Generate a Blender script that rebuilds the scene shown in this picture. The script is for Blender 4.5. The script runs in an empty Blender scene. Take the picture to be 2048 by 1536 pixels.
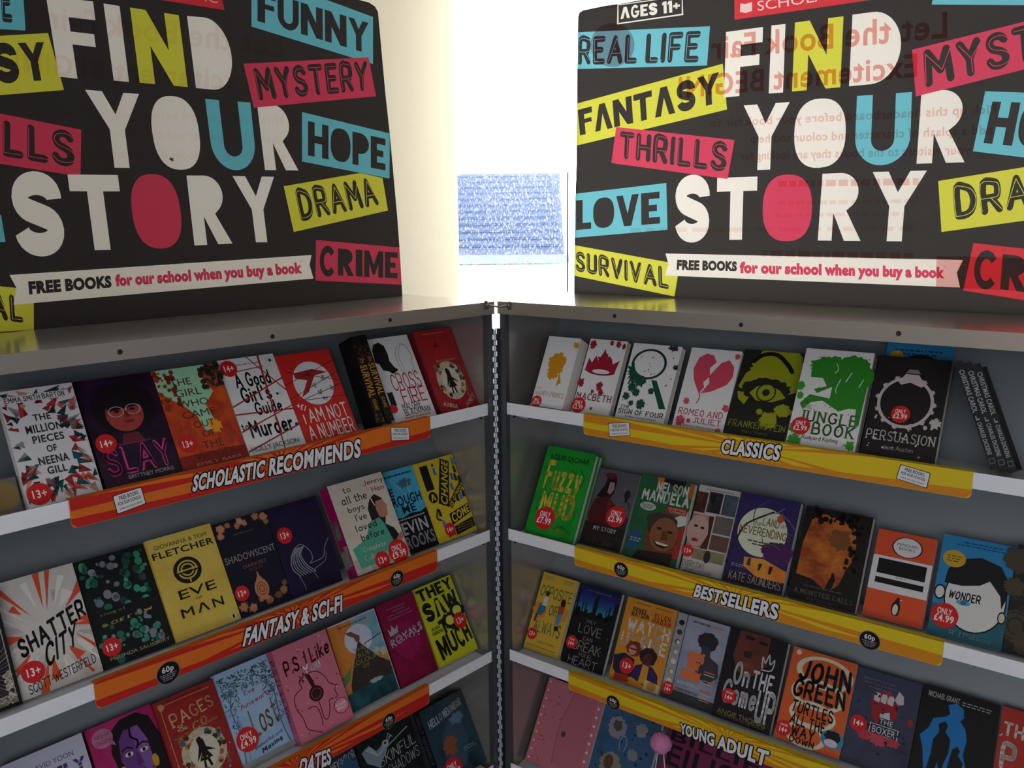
import bpy, math, random
from mathutils import Vector, Matrix
from mathutils.geometry import delaunay_2d_cdt
S = bpy.context.scene
COL = S.collection

# ---------------------------------------------------------------- camera
FPX, CX, CY = 1657.0, 1024.0, 768.0
UP = Vector((-0.00966, -0.981326, -0.192112)).normalized()      # room's up, seen from the camera (right, down, forward)
FH = (Vector((0, 0, 1)) - UP * UP.z).normalized()
RT = FH.cross(UP)
if RT.x < 0: RT = -RT
cam_d = bpy.data.cameras.new('camera')
cam_d.sensor_fit = 'HORIZONTAL'; cam_d.sensor_width = 36.0
cam_d.lens = 36.0 * FPX / 2048.0
cam_d.clip_start = 0.02
cam = bpy.data.objects.new('camera', cam_d); COL.objects.link(cam)
def c2w(c): return Vector((RT.dot(c), FH.dot(c), UP.dot(c)))
ax = c2w(Vector((1, 0, 0))); ay = c2w(Vector((0, -1, 0))); az = c2w(Vector((0, 0, -1)))
cam.matrix_world = Matrix(((ax.x, ay.x, az.x, 0), (ax.y, ay.y, az.y, 0), (ax.z, ay.z, az.z, 0), (0, 0, 0, 1)))
S.camera = cam

# ---------------------------------------------------------------- sky, added fill lights, exposure
W = bpy.data.worlds.new('sky'); S.world = W; W.use_nodes = True
bg = W.node_tree.nodes['Background']
bg.inputs[0].default_value = (0.96, 0.98, 1.0, 1); bg.inputs[1].default_value = 8.0
def area(name, loc, size, energy, col, target):
    d = bpy.data.lights.new(name, 'AREA'); d.shape = 'RECTANGLE'; d.size, d.size_y = size
    d.energy = energy; d.color = col
    o = bpy.data.objects.new(name, d); COL.objects.link(o); o.location = loc
    o.rotation_euler = (Vector(target) - Vector(loc)).to_track_quat('-Z', 'Y').to_euler()
    return o
area('overhead_fill', (-0.1, 0.15, 1.19), (1.8, 0.9), 1.0, (0.95, 0.97, 1.0), (-0.2, 0.5, -0.6))  # weak fill from above, added to light the case fronts; no fixture
area('rear_fill_light', (-0.3, -2.5, 0.0), (3.4, 1.6), 52.0, (1.0, 0.98, 0.95), (0.0, 1.8, 0.1))  # added fill from behind the camera; no window opens in that wall
portal = area('window_portal', (0.69, 3.26, 0.35), (1.8, 2.2), 1.0, (1, 1, 1), (0.69, 0.0, 0.35))
portal.data.cycles.is_portal = True
S.view_settings.view_transform = 'Standard'; S.view_settings.look = 'None'
S.view_settings.exposure = 0.0; S.view_settings.gamma = 1.0
S.view_settings.use_curve_mapping = False
S.cycles.max_bounces = 10; S.cycles.diffuse_bounces = 5; S.cycles.glossy_bounces = 4
S.cycles.transmission_bounces = 6; S.cycles.transparent_max_bounces = 16
S.cycles.caustics_reflective = False; S.cycles.caustics_refractive = False
S.cycles.sample_clamp_indirect = 6.0

# ---------------------------------------------------------------- frames of the two cases (camera stands at the origin, z up)
def ray(p): return c2w(Vector((p[0] - CX, p[1] - CY, FPX)).normalized())
class Case: pass
LC, RC = Case(), Case()
LC.o = Vector((-0.0425, 1.79, 0)); LC.X = Vector((0.685397, 0.72817, 0)); LC.n = Vector((-0.72817, 0.685397, 0)); LC.s = -1
RC.o = Vector((-0.0177, 1.79, 0)); RC.X = Vector((0.802493, -0.596662, 0)); RC.n = Vector((0.596662, 0.802493, 0)); RC.s = 1
ZTOP = -0.1685                               # top of both cases
LIP = [-0.391, -0.6845, -0.983, -1.281]      # top of each shelf lip
LIPH = 0.0265
FLOORZ = [l - 0.021 for l in LIP]            # where books stand
LEN = 1.16; DEEP = 0.335; BASEZ = -1.405; GROUND = -1.45
def W3(C, t, D, z):                          # t from the hinge, D behind the front plane, z height
    return C.o + C.X * (C.s * t) + C.n * D + Vector((0, 0, z))
def on_plane(C, p, D):                       # pixel -> (t, z) on the vertical plane D behind the front
    r = ray(p); o = C.o + C.n * D
    P = r * (o.dot(C.n) / r.dot(C.n)); q = P - o
    return (q.dot(C.X) * C.s, P.z)
def at_depth(p, d):
    r = ray(p); return r * (d / r.y)

# ---------------------------------------------------------------- materials
def lin(h):
    r = [int(h[i:i + 2], 16) / 255 for i in (0, 2, 4)]
    return tuple(c / 12.92 if c <= 0.04045 else ((c + 0.055) / 1.055) ** 2.4 for c in r) + (1,)
MATS = {}
def new_mat(name):
    m = bpy.data.materials.new(name); m.use_nodes = True
    return m, m.node_tree.nodes, m.node_tree.links, m.node_tree.nodes['Principled BSDF']
def ink(h):                                   # printed paper in one colour with a faint fibre mottling
    k = 'ink_' + h
    if k in MATS: return MATS[k]
    m, N, L, b = new_mat(k)
    b.inputs['Roughness'].default_value = 0.5; b.inputs['Specular IOR Level'].default_value = 0.22
    tc = N.new('ShaderNodeTexCoord'); no = N.new('ShaderNodeTexNoise'); no.inputs['Scale'].default_value = 900
    mx = N.new('ShaderNodeMix'); mx.data_type = 'RGBA'; c = tuple(v * .8 for v in lin(h)[:3])
    mx.inputs['A'].default_value = tuple(v * 0.93 for v in c[:3]) + (1,); mx.inputs['B'].default_value = tuple(min(1, v * 1.05 + .001) for v in c[:3]) + (1,)
    L.new(tc.outputs['Object'], no.inputs['Vector']); L.new(no.outputs['Fac'], mx.inputs['Factor'])
    L.new(mx.outputs['Result'], b.inputs['Base Color'])
    MATS[k] = m; return m
def art(cols, scale):                         # printed picture: cloudy blend of a few colours
    k = 'art_' + cols.replace(' ', '_') + '_%g' % scale
    if k in MATS: return MATS[k]
    m, N, L, b = new_mat(k)
    b.inputs['Roughness'].default_value = 0.45; b.inputs['Specular IOR Level'].default_value = 0.22
    tc = N.new('ShaderNodeTexCoord'); no = N.new('ShaderNodeTexNoise'); no.inputs['Scale'].default_value = scale
    no.inputs['Detail'].default_value = 6; no.inputs['Roughness'].default_value = 0.62; no.inputs['Distortion'].default_value = 0.6
    cr = N.new('ShaderNodeValToRGB'); cs = cols.split()
    for i, h in enumerate(cs):
        p = 0.3 + 0.4 * i / max(1, len(cs) - 1)
        e = cr.color_ramp.elements[i] if i < 2 else cr.color_ramp.elements.new(p)
        e.position = p; e.color = tuple(v * .8 for v in lin(h)[:3]) + (1,)
    L.new(tc.outputs['Object'], no.inputs['Vector']); L.new(no.outputs['Fac'], cr.inputs['Fac'])
    L.new(cr.outputs['Color'], b.inputs['Base Color'])
    MATS[k] = m; return m
def surf(name, h, rough=0.5, metal=0.0, spec=0.5, h2=None, scale=40, stretch=(1, 1, 1), bump=0.0, detail=4):
    if name in MATS: return MATS[name]
    m, N, L, b = new_mat(name)
    b.inputs['Roughness'].default_value = rough; b.inputs['Metallic'].default_value = metal
    b.inputs['Specular IOR Level'].default_value = spec
    tc = N.new('ShaderNodeTexCoord'); mp = N.new('ShaderNodeMapping'); mp.inputs['Scale'].default_value = stretch
    no = N.new('ShaderNodeTexNoise'); no.inputs['Scale'].default_value = scale; no.inputs['Detail'].default_value = detail
    mx = N.new('ShaderNodeMix'); mx.data_type = 'RGBA'
    mx.inputs['A'].default_value = lin(h); mx.inputs['B'].default_value = lin(h2 or h)
    L.new(tc.outputs['Object'], mp.inputs['Vector']); L.new(mp.outputs['Vector'], no.inputs['Vector'])
    L.new(no.outputs['Fac'], mx.inputs['Factor']); L.new(mx.outputs['Result'], b.inputs['Base Color'])
    if bump:
        bp = N.new('ShaderNodeBump'); bp.inputs['Strength'].default_value = bump; bp.inputs['Distance'].default_value = 0.002
        L.new(no.outputs['Fac'], bp.inputs['Height']); L.new(bp.outputs['Normal'], b.inputs['Normal'])
    MATS[name] = m; return m
def board_ink(h, fac=.44):                             # ink on translucent corrugated plastic: reflects and lets some light through
    k = 'board_' + h + ('' if fac == .44 else '_back')
    if k in MATS: return MATS[k]
    m, N, L, b = new_mat(k)
    b.inputs['Roughness'].default_value = 0.35; b.inputs['Specular IOR Level'].default_value = 0.3
    b.inputs['Base Color'].default_value = lin(h)
    wv = N.new('ShaderNodeTexWave'); wv.inputs['Scale'].default_value = 60; wv.bands_direction = 'X'
    tc = N.new('ShaderNodeTexCoord'); bp = N.new('ShaderNodeBump'); bp.inputs['Strength'].default_value = 0.08; bp.inputs['Distance'].default_value = 0.001
    L.new(tc.outputs['Object'], wv.inputs['Vector']); L.new(wv.outputs['Fac'], bp.inputs['Height']); L.new(bp.outputs['Normal'], b.inputs['Normal'])
    tr = N.new('ShaderNodeBsdfTranslucent'); c = lin(h)
    tr.inputs['Color'].default_value = tuple(min(.95, v ** .85 + 0.03) for v in c[:3]) + (1,)
    mx = N.new('ShaderNodeMixShader'); mx.inputs['Fac'].default_value = fac
    L.new(b.outputs['BSDF'], mx.inputs[1]); L.new(tr.outputs['BSDF'], mx.inputs[2])
    L.new(mx.outputs['Shader'], N['Material Output'].inputs['Surface'])
    MATS[k] = m; return m
def tint(h):                                  # lettering printed on the back of the board, seen through it
    k = 'show_through_' + h
    if k in MATS: return MATS[k]
    m, N, L, b = new_mat(k); N.remove(b)
    t = N.new('ShaderNodeBsdfTransparent'); t.inputs['Color'].default_value = lin(h)
    L.new(t.outputs['BSDF'], N['Material Output'].inputs['Surface'])
    MATS[k] = m; return m
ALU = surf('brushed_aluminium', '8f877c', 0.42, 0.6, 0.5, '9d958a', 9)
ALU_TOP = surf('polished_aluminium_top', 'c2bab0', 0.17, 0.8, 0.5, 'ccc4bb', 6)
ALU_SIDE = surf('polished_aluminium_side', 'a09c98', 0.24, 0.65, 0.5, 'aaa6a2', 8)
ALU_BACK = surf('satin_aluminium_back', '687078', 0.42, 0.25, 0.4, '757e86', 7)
WHITE_LIP = surf('white_painted_steel', 'd9dade', 0.4, 0, 0.4, 'e2e3e6', 60)
ALU_STILE = surf('dark_aluminium_stile', '56575c', 0.32, 0.6, 0.5, '606268', 8)  # darker grey aluminium for the front stiles
DARK = surf('dark_steel', '1b1c20', 0.5, 0.3)
CHROME = surf('bright_zinc', 'b9c0c4', 0.35, 0.45, 0.5, 'd5dadd', 200)
PAGES = surf('page_edges', 'b9b6b0', 0.85, 0, 0.1, 'd6d3cd', 500, (1, 1, 8))

# ---------------------------------------------------------------- mesh helpers
class MB:
    def __init__(s): s.v = []; s.f = []; s.m = []; s.mats = []
    def mi(s, mat):
        if mat not in s.mats: s.mats.append(mat)
        return s.mats.index(mat)
    def poly(s, pts, mat):
        b = len(s.v); s.v += [tuple(p) for p in pts]; s.f.append(tuple(range(b, b + len(pts)))); s.m.append(s.mi(mat))
    def faces(s, pts, fs, mat):
        b = len(s.v); s.v += [tuple(p) for p in pts]; k = s.mi(mat)
        for f in fs: s.f.append(tuple(b + i for i in f)); s.m.append(k)
    def hexa(s, p, mat):                      # 8 corners: bottom 4 then top 4
        s.faces(p, [(3, 2, 1, 0), (4, 5, 6, 7), (0, 1, 5, 4), (1, 2, 6, 5), (2, 3, 7, 6), (3, 0, 4, 7)], mat)
    def box(s, a, b, mat):
        (x0, y0, z0), (x1, y1, z1) = a, b
        s.hexa([(x0, y0, z0), (x1, y0, z0), (x1, y1, z0), (x0, y1, z0), (x0, y0, z1), (x1, y0, z1), (x1, y1, z1), (x0, y1, z1)], mat)
    def cbox(s, C, t0, t1, D0, D1, z0, z1, mat):
        s.hexa([W3(C, t, D, z) for z in (z0, z1) for t, D in ((t0, D0), (t1, D0), (t1, D1), (t0, D1))], mat)
    def tube(s, a, b, r, mat, n=10, r2=None):
        a = Vector(a); b = Vector(b); d = (b - a).normalized(); u = d.orthogonal().normalized(); w = d.cross(u)
        r2 = r if r2 is None else r2
        ring = lambda c, q: [c + (u * math.cos(6.28318 * i / n) + w * math.sin(6.28318 * i / n)) * q for i in range(n)]
        s.faces(ring(a, r) + ring(b, r2), [(i, (i + 1) % n, n + (i + 1) % n, n + i) for i in range(n)] + [tuple(range(n))[::-1], tuple(range(n, 2 * n))], mat)
    def build(s, name, parent=None, smooth=False, matrix=None):
        me = bpy.data.meshes.new(name); me.from_pydata(s.v, [], s.f)
        for m in s.mats: me.materials.append(m)
        me.polygons.foreach_set('material_index', s.m)
        if smooth: me.polygons.foreach_set('use_smooth', [True] * len(s.f))
        me.update()
        o = bpy.data.objects.new(name, me); COL.objects.link(o)
        if parent: o.parent = parent
        if matrix: o.matrix_world = matrix
        return o
def tag(o, label, cat, group=None):
    o['label'] = label; o['category'] = cat
    if group: o['group'] = group
    return o
def empty(name, loc=(0, 0, 0), matrix=None):
    o = bpy.data.objects.new(name, None); COL.objects.link(o); o.empty_display_size = 0.03
    if matrix is not None: o.matrix_world = matrix
    else: o.location = loc
    return o
def struct(o): o['kind'] = 'structure'; return o
def bevel(o, w):
    m = o.modifiers.new('bevel', 'BEVEL'); m.width = w; m.segments = 2; m.limit_method = 'ANGLE'; return o

# ---------------------------------------------------------------- lettering: built-in font outlines, cached one by one
GL = {}
def _eval(cu):
    o = bpy.data.objects.new('tmp', cu); COL.objects.link(o)
    dg = bpy.context.evaluated_depsgraph_get(); dg.update()
    me = bpy.data.meshes.new_from_object(o.evaluated_get(dg))
    bpy.data.objects.remove(o); return me
def _width(me): xs = [v.co.x for v in me.vertices]; return (max(xs) - min(xs)) if xs else 0
def load_glyphs():
    for key, off in (('x', 0.0), ('t', 0.022), ('m', 0.042), ('o', 0.065)):
        cu = bpy.data.curves.new('tmp', 'FONT'); cu.resolution_u = 3; cu.offset = off
        cu.body = '||'; w0 = _width(_eval(cu))
        for ch in "ABCDEFGHIJKLMNOPQRSTUVWXYZabcdefghijklmnopqrstuvwxyz0123456789&+-.,'*!\u00a3\u00c9\u00e9":
            cu.body = ch; me = _eval(cu)
            vs = [(v.co.x, v.co.y) for v in me.vertices]; fs = [tuple(p.vertices) for p in me.polygons]
            cu.body = '|' + ch + '|'; adv = _width(_eval(cu)) - w0
            GL[key, ch] = (vs, fs, adv + (0.045 if key != 'x' else 0))
        GL[key, ' '] = ([], [], 0.28)
    for m in list(bpy.data.meshes): bpy.data.meshes.remove(m)
load_glyphs()
CAPH = max(v[1] for v in GL['x', 'H'][0])

SK = {}                                       # single-stroke skeletons for hand lettering
for ln in '''A 0,0 .35,1 .7,0|.12,.35 .58,.35
B 0,0 0,1 .35,1 .5,.9 .5,.62 .35,.53 0,.53|.35,.53 .58,.42 .58,.1 .4,0 0,0
C .62,.8 .5,.95 .3,1 .1,.85 0,.5 .1,.15 .3,0 .5,.05 .62,.2
D 0,0 0,1 .3,1 .52,.85 .62,.5 .52,.15 .3,0 0,0
E .52,0 0,0 0,1 .52,1|0,.52 .42,.52
F 0,0 0,1 .52,1|0,.52 .42,.52
G .62,.8 .5,.95 .3,1 .1,.85 0,.5 .1,.15 .3,0 .52,.06 .62,.2 .62,.45 .44,.45
H 0,0 0,1|.6,0 .6,1|0,.5 .6,.5
I 0,0 0,1
J .4,1 .4,.2 .3,.02 .15,0 0,.12
K 0,0 0,1|.55,1 0,.45|.15,.58 .58,0
L 0,1 0,0 .48,0
M 0,0 .05,1 .44,.35 .7,1 .76,0
N 0,0 0,1 .58,0 .58,1
O .32,1 .1,.86 0,.5 .1,.14 .32,0 .54,.14 .64,.5 .54,.86 .32,1
P 0,0 0,1 .44,1 .54,.88 .54,.6 .44,.46 0,.46
Q .32,1 .1,.86 0,.5 .1,.14 .32,0 .54,.14 .64,.5 .54,.86 .32,1|.4,.25 .66,-.05
R 0,0 0,1 .44,1 .54,.88 .54,.6 .44,.46 0,.46|.28,.46 .58,0
S .54,.84 .42,.97 .25,1 .08,.92 .03,.74 .14,.57 .42,.45 .54,.28 .5,.08 .3,0 .1,.04 0,.18
T 0,1 .62,1|.31,1 .31,0
U 0,1 0,.22 .1,.05 .3,0 .5,.05 .58,.22 .58,1
V 0,1 .32,0 .64,1
W 0,1 .2,0 .42,.8 .64,0 .84,1
X 0,0 .6,1|0,1 .6,0
Y 0,1 .3,.48 .6,1|.3,.48 .3,0
Z 0,1 .58,1 0,0 .6,0
a .42,.5 .3,.6 .12,.55 .02,.3 .1,.05 .25,0 .42,.15|.44,.6 .44,.08 .52,0
b 0,1 0,0|0,.4 .2,.6 .4,.5 .44,.28 .36,.05 .2,0 0,.12
c .42,.48 .28,.6 .1,.5 .02,.3 .1,.08 .26,0 .42,.1
d .44,1 .44,0|.44,.45 .26,.6 .08,.5 0,.28 .08,.06 .24,0 .44,.15
e .03,.3 .42,.34 .44,.52 .24,.6 .08,.5 .02,.28 .1,.06 .25,0 .42,.1
f .36,.95 .25,1 .16,.88 .16,0|0,.58 .32,.58
g .42,.48 .26,.6 .08,.5 .02,.3 .1,.1 .25,.05 .42,.2|.44,.6 .44,-.2 .3,-.36 .08,-.3
h 0,1 0,0|0,.4 .18,.6 .34,.55 .4,.4 .4,0
i 0,.6 0,0|-.01,.84 .01,.86
j .15,.6 .15,-.2 0,-.34|.14,.84 .16,.86
k 0,1 0,0|.36,.6 0,.25|.12,.34 .4,0
l 0,1 0,.06 .08,0
m 0,.6 0,0|0,.42 .14,.6 .26,.5 .28,0|.28,.42 .42,.6 .54,.5 .56,0
n 0,.6 0,0|0,.42 .18,.6 .34,.52 .44,.44 .44,0
o .22,.6 .06,.5 0,.3 .06,.1 .22,0 .44,.1 .44,.3 .44,.5 .22,.6
p 0,.6 0,-.36|0,.42 .2,.6 .44,.5 .44,.3 .36,.06 .2,0 0,.12
r 0,.6 0,0|0,.44 .14,.56 .3,.58
s .36,.5 .2,.6 .06,.52 .06,.4 .3,.26 .44,.14 .28,0 .14,0 0,.08
t .16,.9 .16,.1 .24,0 .36,.04|0,.6 .34,.6
u 0,.6 0,.15 .12,0 .28,.04 .4,.2|.4,.6 .4,0
v 0,.6 .2,0 .4,.6
w 0,.6 .14,0 .3,.5 .46,0 .6,.6
x 0,.6 .44,0|0,0 .44,.6
y 0,.6 .2,.05|.42,.6 .12,-.34 0,-.34
z 0,.6 .36,.6 0,0 .44,0
& .6,.4 .35,0 .1,.05 .02,.25 .35,.7 .3,.95 .15,.95 .1,.75 .58,0
' 0,1 0,.8
- 0,.45 .3,.45
. 0,0 .02,.02'''.split('\n'):
    SK[ln[0]] = [[tuple(float(c) for c in q.split(',')) for q in st.split()] for st in ln[2:].split('|')]

def disc(c, rx, ry, n=24, rot=0.0): return [(c[0] + rx * math.cos(6.28318 * i / n + rot), c[1] + ry * math.sin(6.28318 * i / n + rot)) for i in range(n)]
def stroke_polys(pts, w, caps=True):
    out = []
    for a, b in zip(pts, pts[1:]):
        dx, dy = b[0] - a[0], b[1] - a[1]; l = math.hypot(dx, dy) or 1e-6
        nx, ny = -dy / l * w / 2, dx / l * w / 2
        out.append([(a[0] + nx, a[1] + ny), (a[0] - nx, a[1] - ny), (b[0] - nx, b[1] - ny), (b[0] + nx, b[1] + ny)])
    for p in (pts if caps else pts[1:-1]): out.append(disc(p, w / 2, w / 2, 8))
    return out
def smooth_line(pts):
    if len(pts) < 3: return pts
    out = []
    P = [pts[0]] + list(pts) + [pts[-1]]
    for i in range(1, len(P) - 2):
        p0, p1, p2, p3 = P[i - 1:i + 3]
        for k in range(3):
            t = k / 3.0
            out.append(tuple(0.5 * (2 * p1[j] + (p2[j] - p0[j]) * t + (2 * p0[j] - 5 * p1[j] + 4 * p2[j] - p3[j]) * t * t + (3 * p1[j] - p0[j] - 3 * p2[j] + p3[j]) * t ** 3) for j in (0, 1)))
    return out + [pts[-1]]
CURVY = set('BCDGJOPQRSUabcdefghjmnopqrstuy&')
def layout(txt, kind, w=0.12):
    """lettering laid out from x=0 with cap height 1: list of (verts, faces) and the total width"""
    x = 0.0; out = []
    if kind in 'xtmo':
        for ch in txt:
            vs, fs, adv = GL[kind, ch]
            if vs: out.append(([(x + v[0] / CAPH, v[1] / CAPH) for v in vs], fs))
            x += adv / CAPH
        return out, x
    for ch in txt:
        if ch == ' ': x += 0.36; continue
        sts = SK.get(ch) or SK.get(ch.upper()) or SK['-']
        mx = max(p[0] for st in sts for p in st)
        for st in sts:
            pts = smooth_line(st) if (ch in CURVY and len(st) > 2) else st
            for pl in stroke_polys([(x + w / 2 + p[0], p[1]) for p in pts], w, kind == 'h'):
                out.append((pl, [tuple(range(len(pl)))]))
            if kind == 's':
                for e in (st[0], st[-1]):
                    if e[1] in (0, 1): out.append(([(x + w / 2 + e[0] - .16, e[1] - .04), (x + w / 2 + e[0] + .16, e[1] - .04), (x + w / 2 + e[0] + .16, e[1] + .04), (x + w / 2 + e[0] - .16, e[1] + .04)], [(0, 1, 2, 3)]))
        x += mx + w + (0.13 if kind == 'h' else 0.2)
    return out, max(x - 0.13, .1)

# chunky poster capitals with filled counters, in a unit box: (width, polygons)
def arc(cx, cy, rx, ry, a0, a1, n=14): return [(cx + rx * math.cos(math.radians(a0 + (a1 - a0) * i / n)), cy + ry * math.sin(math.radians(a0 + (a1 - a0) * i / n))) for i in range(n + 1)]
def sup(cx, cy, rx, ry, n=36):
    o = []
    for i in range(n):
        a = 6.28318 * i / n; c, s = math.cos(a), math.sin(a)
        o.append((cx + rx * math.copysign(abs(c) ** .82, c), cy + ry * math.copysign(abs(s) ** .82, s)))
    return o
def ribbon(pts, w):
    L_, R_ = [], []
    for i, p in enumerate(pts):
        a = pts[max(0, i - 1)]; b = pts[min(len(pts) - 1, i + 1)]
        dx, dy = b[0] - a[0], b[1] - a[1]; l = math.hypot(dx, dy)
        L_.append((p[0] - dy / l * w / 2, p[1] + dx / l * w / 2)); R_.append((p[0] + dy / l * w / 2, p[1] - dx / l * w / 2))
    return [[L_[i], L_[i + 1], R_[i + 1], R_[i]] for i in range(len(pts) - 1)]
def scurve(w):                                # S as a thick ribbon
    p = arc(.5, .715, .335, .165, 8, 180) + arc(.5, .715, .335, .165, 180, 270, 6)[1:] + arc(.5, .445 - .1, .335, .265 - .1 + .1, 90, 0, 6)[1:]
    p = arc(.5, .70, .335, .18, -5, 250, 18) + arc(.5, .30, .335, .18, 70, -175, 18)
    return ribbon(p, w)
DF = {
 'F': (.62, [[(0, 0), (.42, 0), (.42, .44), (.93, .44), (.93, .60), (.42, .60), (.42, .775), (1, .775), (1, 1), (0, 1)]]),
 'I': (.3, [[(0, 0), (1, 0), (1, 1), (0, 1)]]),
 'N': (.78, [[(0, 0), (.31, 0), (.31, .52), (.70, 0), (1, 0), (1, 1), (.69, 1), (.69, .48), (.31, 1), (0, 1)]]),
 'D': (.72, [[(0, 0)] + arc(.42, .5, .58, .5, -90, 90, 20) + [(0, 1)]]),
 'Y': (.74, [[(.36, 0), (.64, 0), (.64, .50), (1, 1), (.70, 1), (.5, .70), (.30, 1), (0, 1), (.36, .50)]]),
 'O': (.72, [sup(.5, .5, .5, .5)]),
 'U': (.74, [[(0, 1), (.29, 1)] + [(.29, .40)] + arc(.5, .36, .21, .16, 180, 360, 10) + [(.71, 1), (1, 1)] + arc(.5, .40, .5, .40, 0, -180, 16)]),
 'R': (.70, [[(0, 0), (.33, 0), (.33, .40), (.62, 0), (1, 0), (.64, .43)] + arc(.45, .71, .46, .29, -55, 90, 14) + [(0, 1)]]),
 'S': (.68, scurve(.29)),
 'T': (.72, [[(.34, 0), (.66, 0), (.66, .78), (1, .78), (1, 1), (0, 1), (0, .78), (.34, .78)]]),
 'H': (.70, [[(0, 0), (.32, 0), (.32, .40), (.68, .40), (.68, 0), (1, 0), (1, 1), (.68, 1), (.68, .62), (.32, .62), (.32, 1), (0, 1)]]),
 'P': (.62, [[(0, 0), (.36, 0), (.36, .36)] + arc(.45, .68, .55, .32, -85, 90, 14) + [(0, 1)]]),
 'E': (.58, [[(0, 0), (1, 0), (1, .21), (.42, .21), (.42, .40), (.85, .40), (.85, .60), (.42, .60), (.42, .79), (1, .79), (1, 1), (0, 1)]]),
 'A': (.76, [[(0, 0), (.30, 0), (.49, .62), (.70, 0), (1, 0), (.66, 1), (.34, 1)]]),
 'V': (.74, [[(.34, 0), (.66, 0), (1, 1), (.70, 1), (.5, .40), (.30, 1), (0, 1)]]),
 'L': (.54, [[(0, 0), (1, 0), (1, .22), (.44, .22), (.44, 1), (0, 1)]]),
 'C': (.70, ribbon(arc(.5, .5, .36, .445, 38, 322, 22), .25)),
 'M': (.86, [[(0, 0), (.27, 0), (.27, .50), (.44, .1), (.56, .1), (.73, .50), (.73, 0), (1, 0), (1, 1), (.74, 1), (.5, .48), (.26, 1), (0, 1)]]),
 'W': (1.0, [[(.16, 0), (.36, 0), (.5, .45), (.64, 0), (.84, 0), (1, 1), (.78, 1), (.72, .45), (.59, .9), (.41, .9), (.28, .45), (.22, 1), (0, 1)]]),
 'G': (.70, ribbon(arc(.5, .5, .36, .445, 42, 340, 22), .23) + [[(.5, .36), (.98, .36), (.98, .54), (.5, .54)]]),
 '1': (.34, [[(.3, 0), (1, 0), (1, 1), (.3, 1), (0, .86), (0, .68), (.3, .74)]]),
 '+': (.5, [[(.36, .25), (.64, .25), (.64, .75), (.36, .75)], [(0, .4), (1, .4), (1, .6), (0, .6)]]),
}
def layout_display(txt):
    x = 0; out = []
    for ch in txt:
        if ch == ' ': x += .3; continue
        w, pls = DF[ch]
        for p in pls: out.append(([(x + q[0] * w, q[1]) for q in p], [tuple(range(len(p)))]))
        x += w + .07
    return out, x - .07

def quad_map(q):                              # unit square -> quad given as TL, TR, BR, BL (projective, so letters keep their perspective)
    (x3, y3), (x2, y2), (x1, y1), (x0, y0) = q      # to BL, BR, TR, TL order below
    p = [(x0, y0), (x1, y1), (x2, y2), (x3, y3)]
    dx1, dx2, dx3 = p[1][0] - p[2][0], p[3][0] - p[2][0], p[0][0] - p[1][0] + p[2][0] - p[3][0]
    dy1, dy2, dy3 = p[1][1] - p[2][1], p[3][1] - p[2][1], p[0][1] - p[1][1] + p[2][1] - p[3][1]
    den = dx1 * dy2 - dx2 * dy1
    g = (dx3 * dy2 - dx2 * dy3) / den; h = (dx1 * dy3 - dx3 * dy1) / den
    a, b, c = p[1][0] - p[0][0] + g * p[1][0], p[3][0] - p[0][0] + h * p[3][0], p[0][0]
    d, e, f = p[1][1] - p[0][1] + g * p[1][1], p[3][1] - p[0][1] + h * p[3][1], p[0][1]
    def fn(u, v):
        k = g * u + h * v + 1
        return ((a * u + b * v + c) / k, (d * u + e * v + f) / k)
    return fn
def word(txt, q, kind, w=0.12):               # polygons of a word fitted into a quad
    lay, tot = layout_display(txt) if kind == 'D' else layout(txt, kind, w)
    fn = quad_map(q)
    return [([fn(v[0] / tot, v[1]) for v in vs], fs) for vs, fs in lay]
def box_q(u0, v0, u1, v1): return [(u0, v1), (u1, v1), (u1, v0), (u0, v0)]

# ---------------------------------------------------------------- the room
WALL = surf('cream_plaster', 'b5aa92', 0.9, 0, 0.2, 'b9af98', 25, (1, 1, 1), 0.1)
ROOMW = surf('pale_room_paint', 'd8d6d0', 0.9, 0, 0.2, 'dedcd6', 25)
CARPET = surf('cool_bounce_carpet', '7488b8', 0.95, 0, 0.1, '6479ac', 300, (1, 1, 1), 0.3)  # unseen floor; its blue is picked to bounce cool light onto the lower shelves
UPVC = surf('white_window_plastic', 'eceeee', 0.4, 0, 0.4, 'f2f4f4', 30)
YW = 3.2; XW0 = at_depth((913, 450), YW).x; XW1 = 1.62
SILL = -0.62; HEAD = 1.12; CEIL = 1.22
RX0 = -0.43; RY0 = 2.28
def slab(name, a, b, mat): m = MB(); m.box(a, b, mat); return struct(m.build(name))
slab('floor', (-2.6, -2.6, GROUND - .1), (2.6, 3.35, GROUND), CARPET)
slab('ceiling', (-2.6, -2.6, CEIL), (2.6, 3.35, CEIL + .1), ROOMW)
slab('wall_left', (-2.7, -2.6, GROUND), (-2.6, 2.4, CEIL), ROOMW)
slab('wall_right', (2.6, -2.6, GROUND), (2.7, 3.35, CEIL), ROOMW)
slab('wall_front', (-2.7, -2.7, GROUND), (2.7, -2.6, CEIL), ROOMW)
m = MB()                                      # the back wall steps out on the left, with a splayed reveal beside the window
def prism(m, xy, z0, z1, mat):
    n = len(xy); m.faces([(x, y, z0) for x, y in xy] + [(x, y, z1) for x, y in xy],
                         [tuple(range(n))[::-1], tuple(range(n, 2 * n))] + [(i, (i + 1) % n, n + (i + 1) % n, n + i) for i in range(n)], mat)
prism(m, [(-2.6, RY0), (RX0, RY0), (XW0, YW), (XW0, YW + .12), (-2.6, YW + .12)], GROUND, CEIL, WALL)
m.box((XW0, YW, GROUND), (XW1, YW + .12, SILL), WALL)
m.box((XW0, YW, HEAD), (XW1, YW + .12, CEIL), WALL)
m.box((XW1, YW, GROUND), (2.6, YW + .12, CEIL), WALL)
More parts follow.
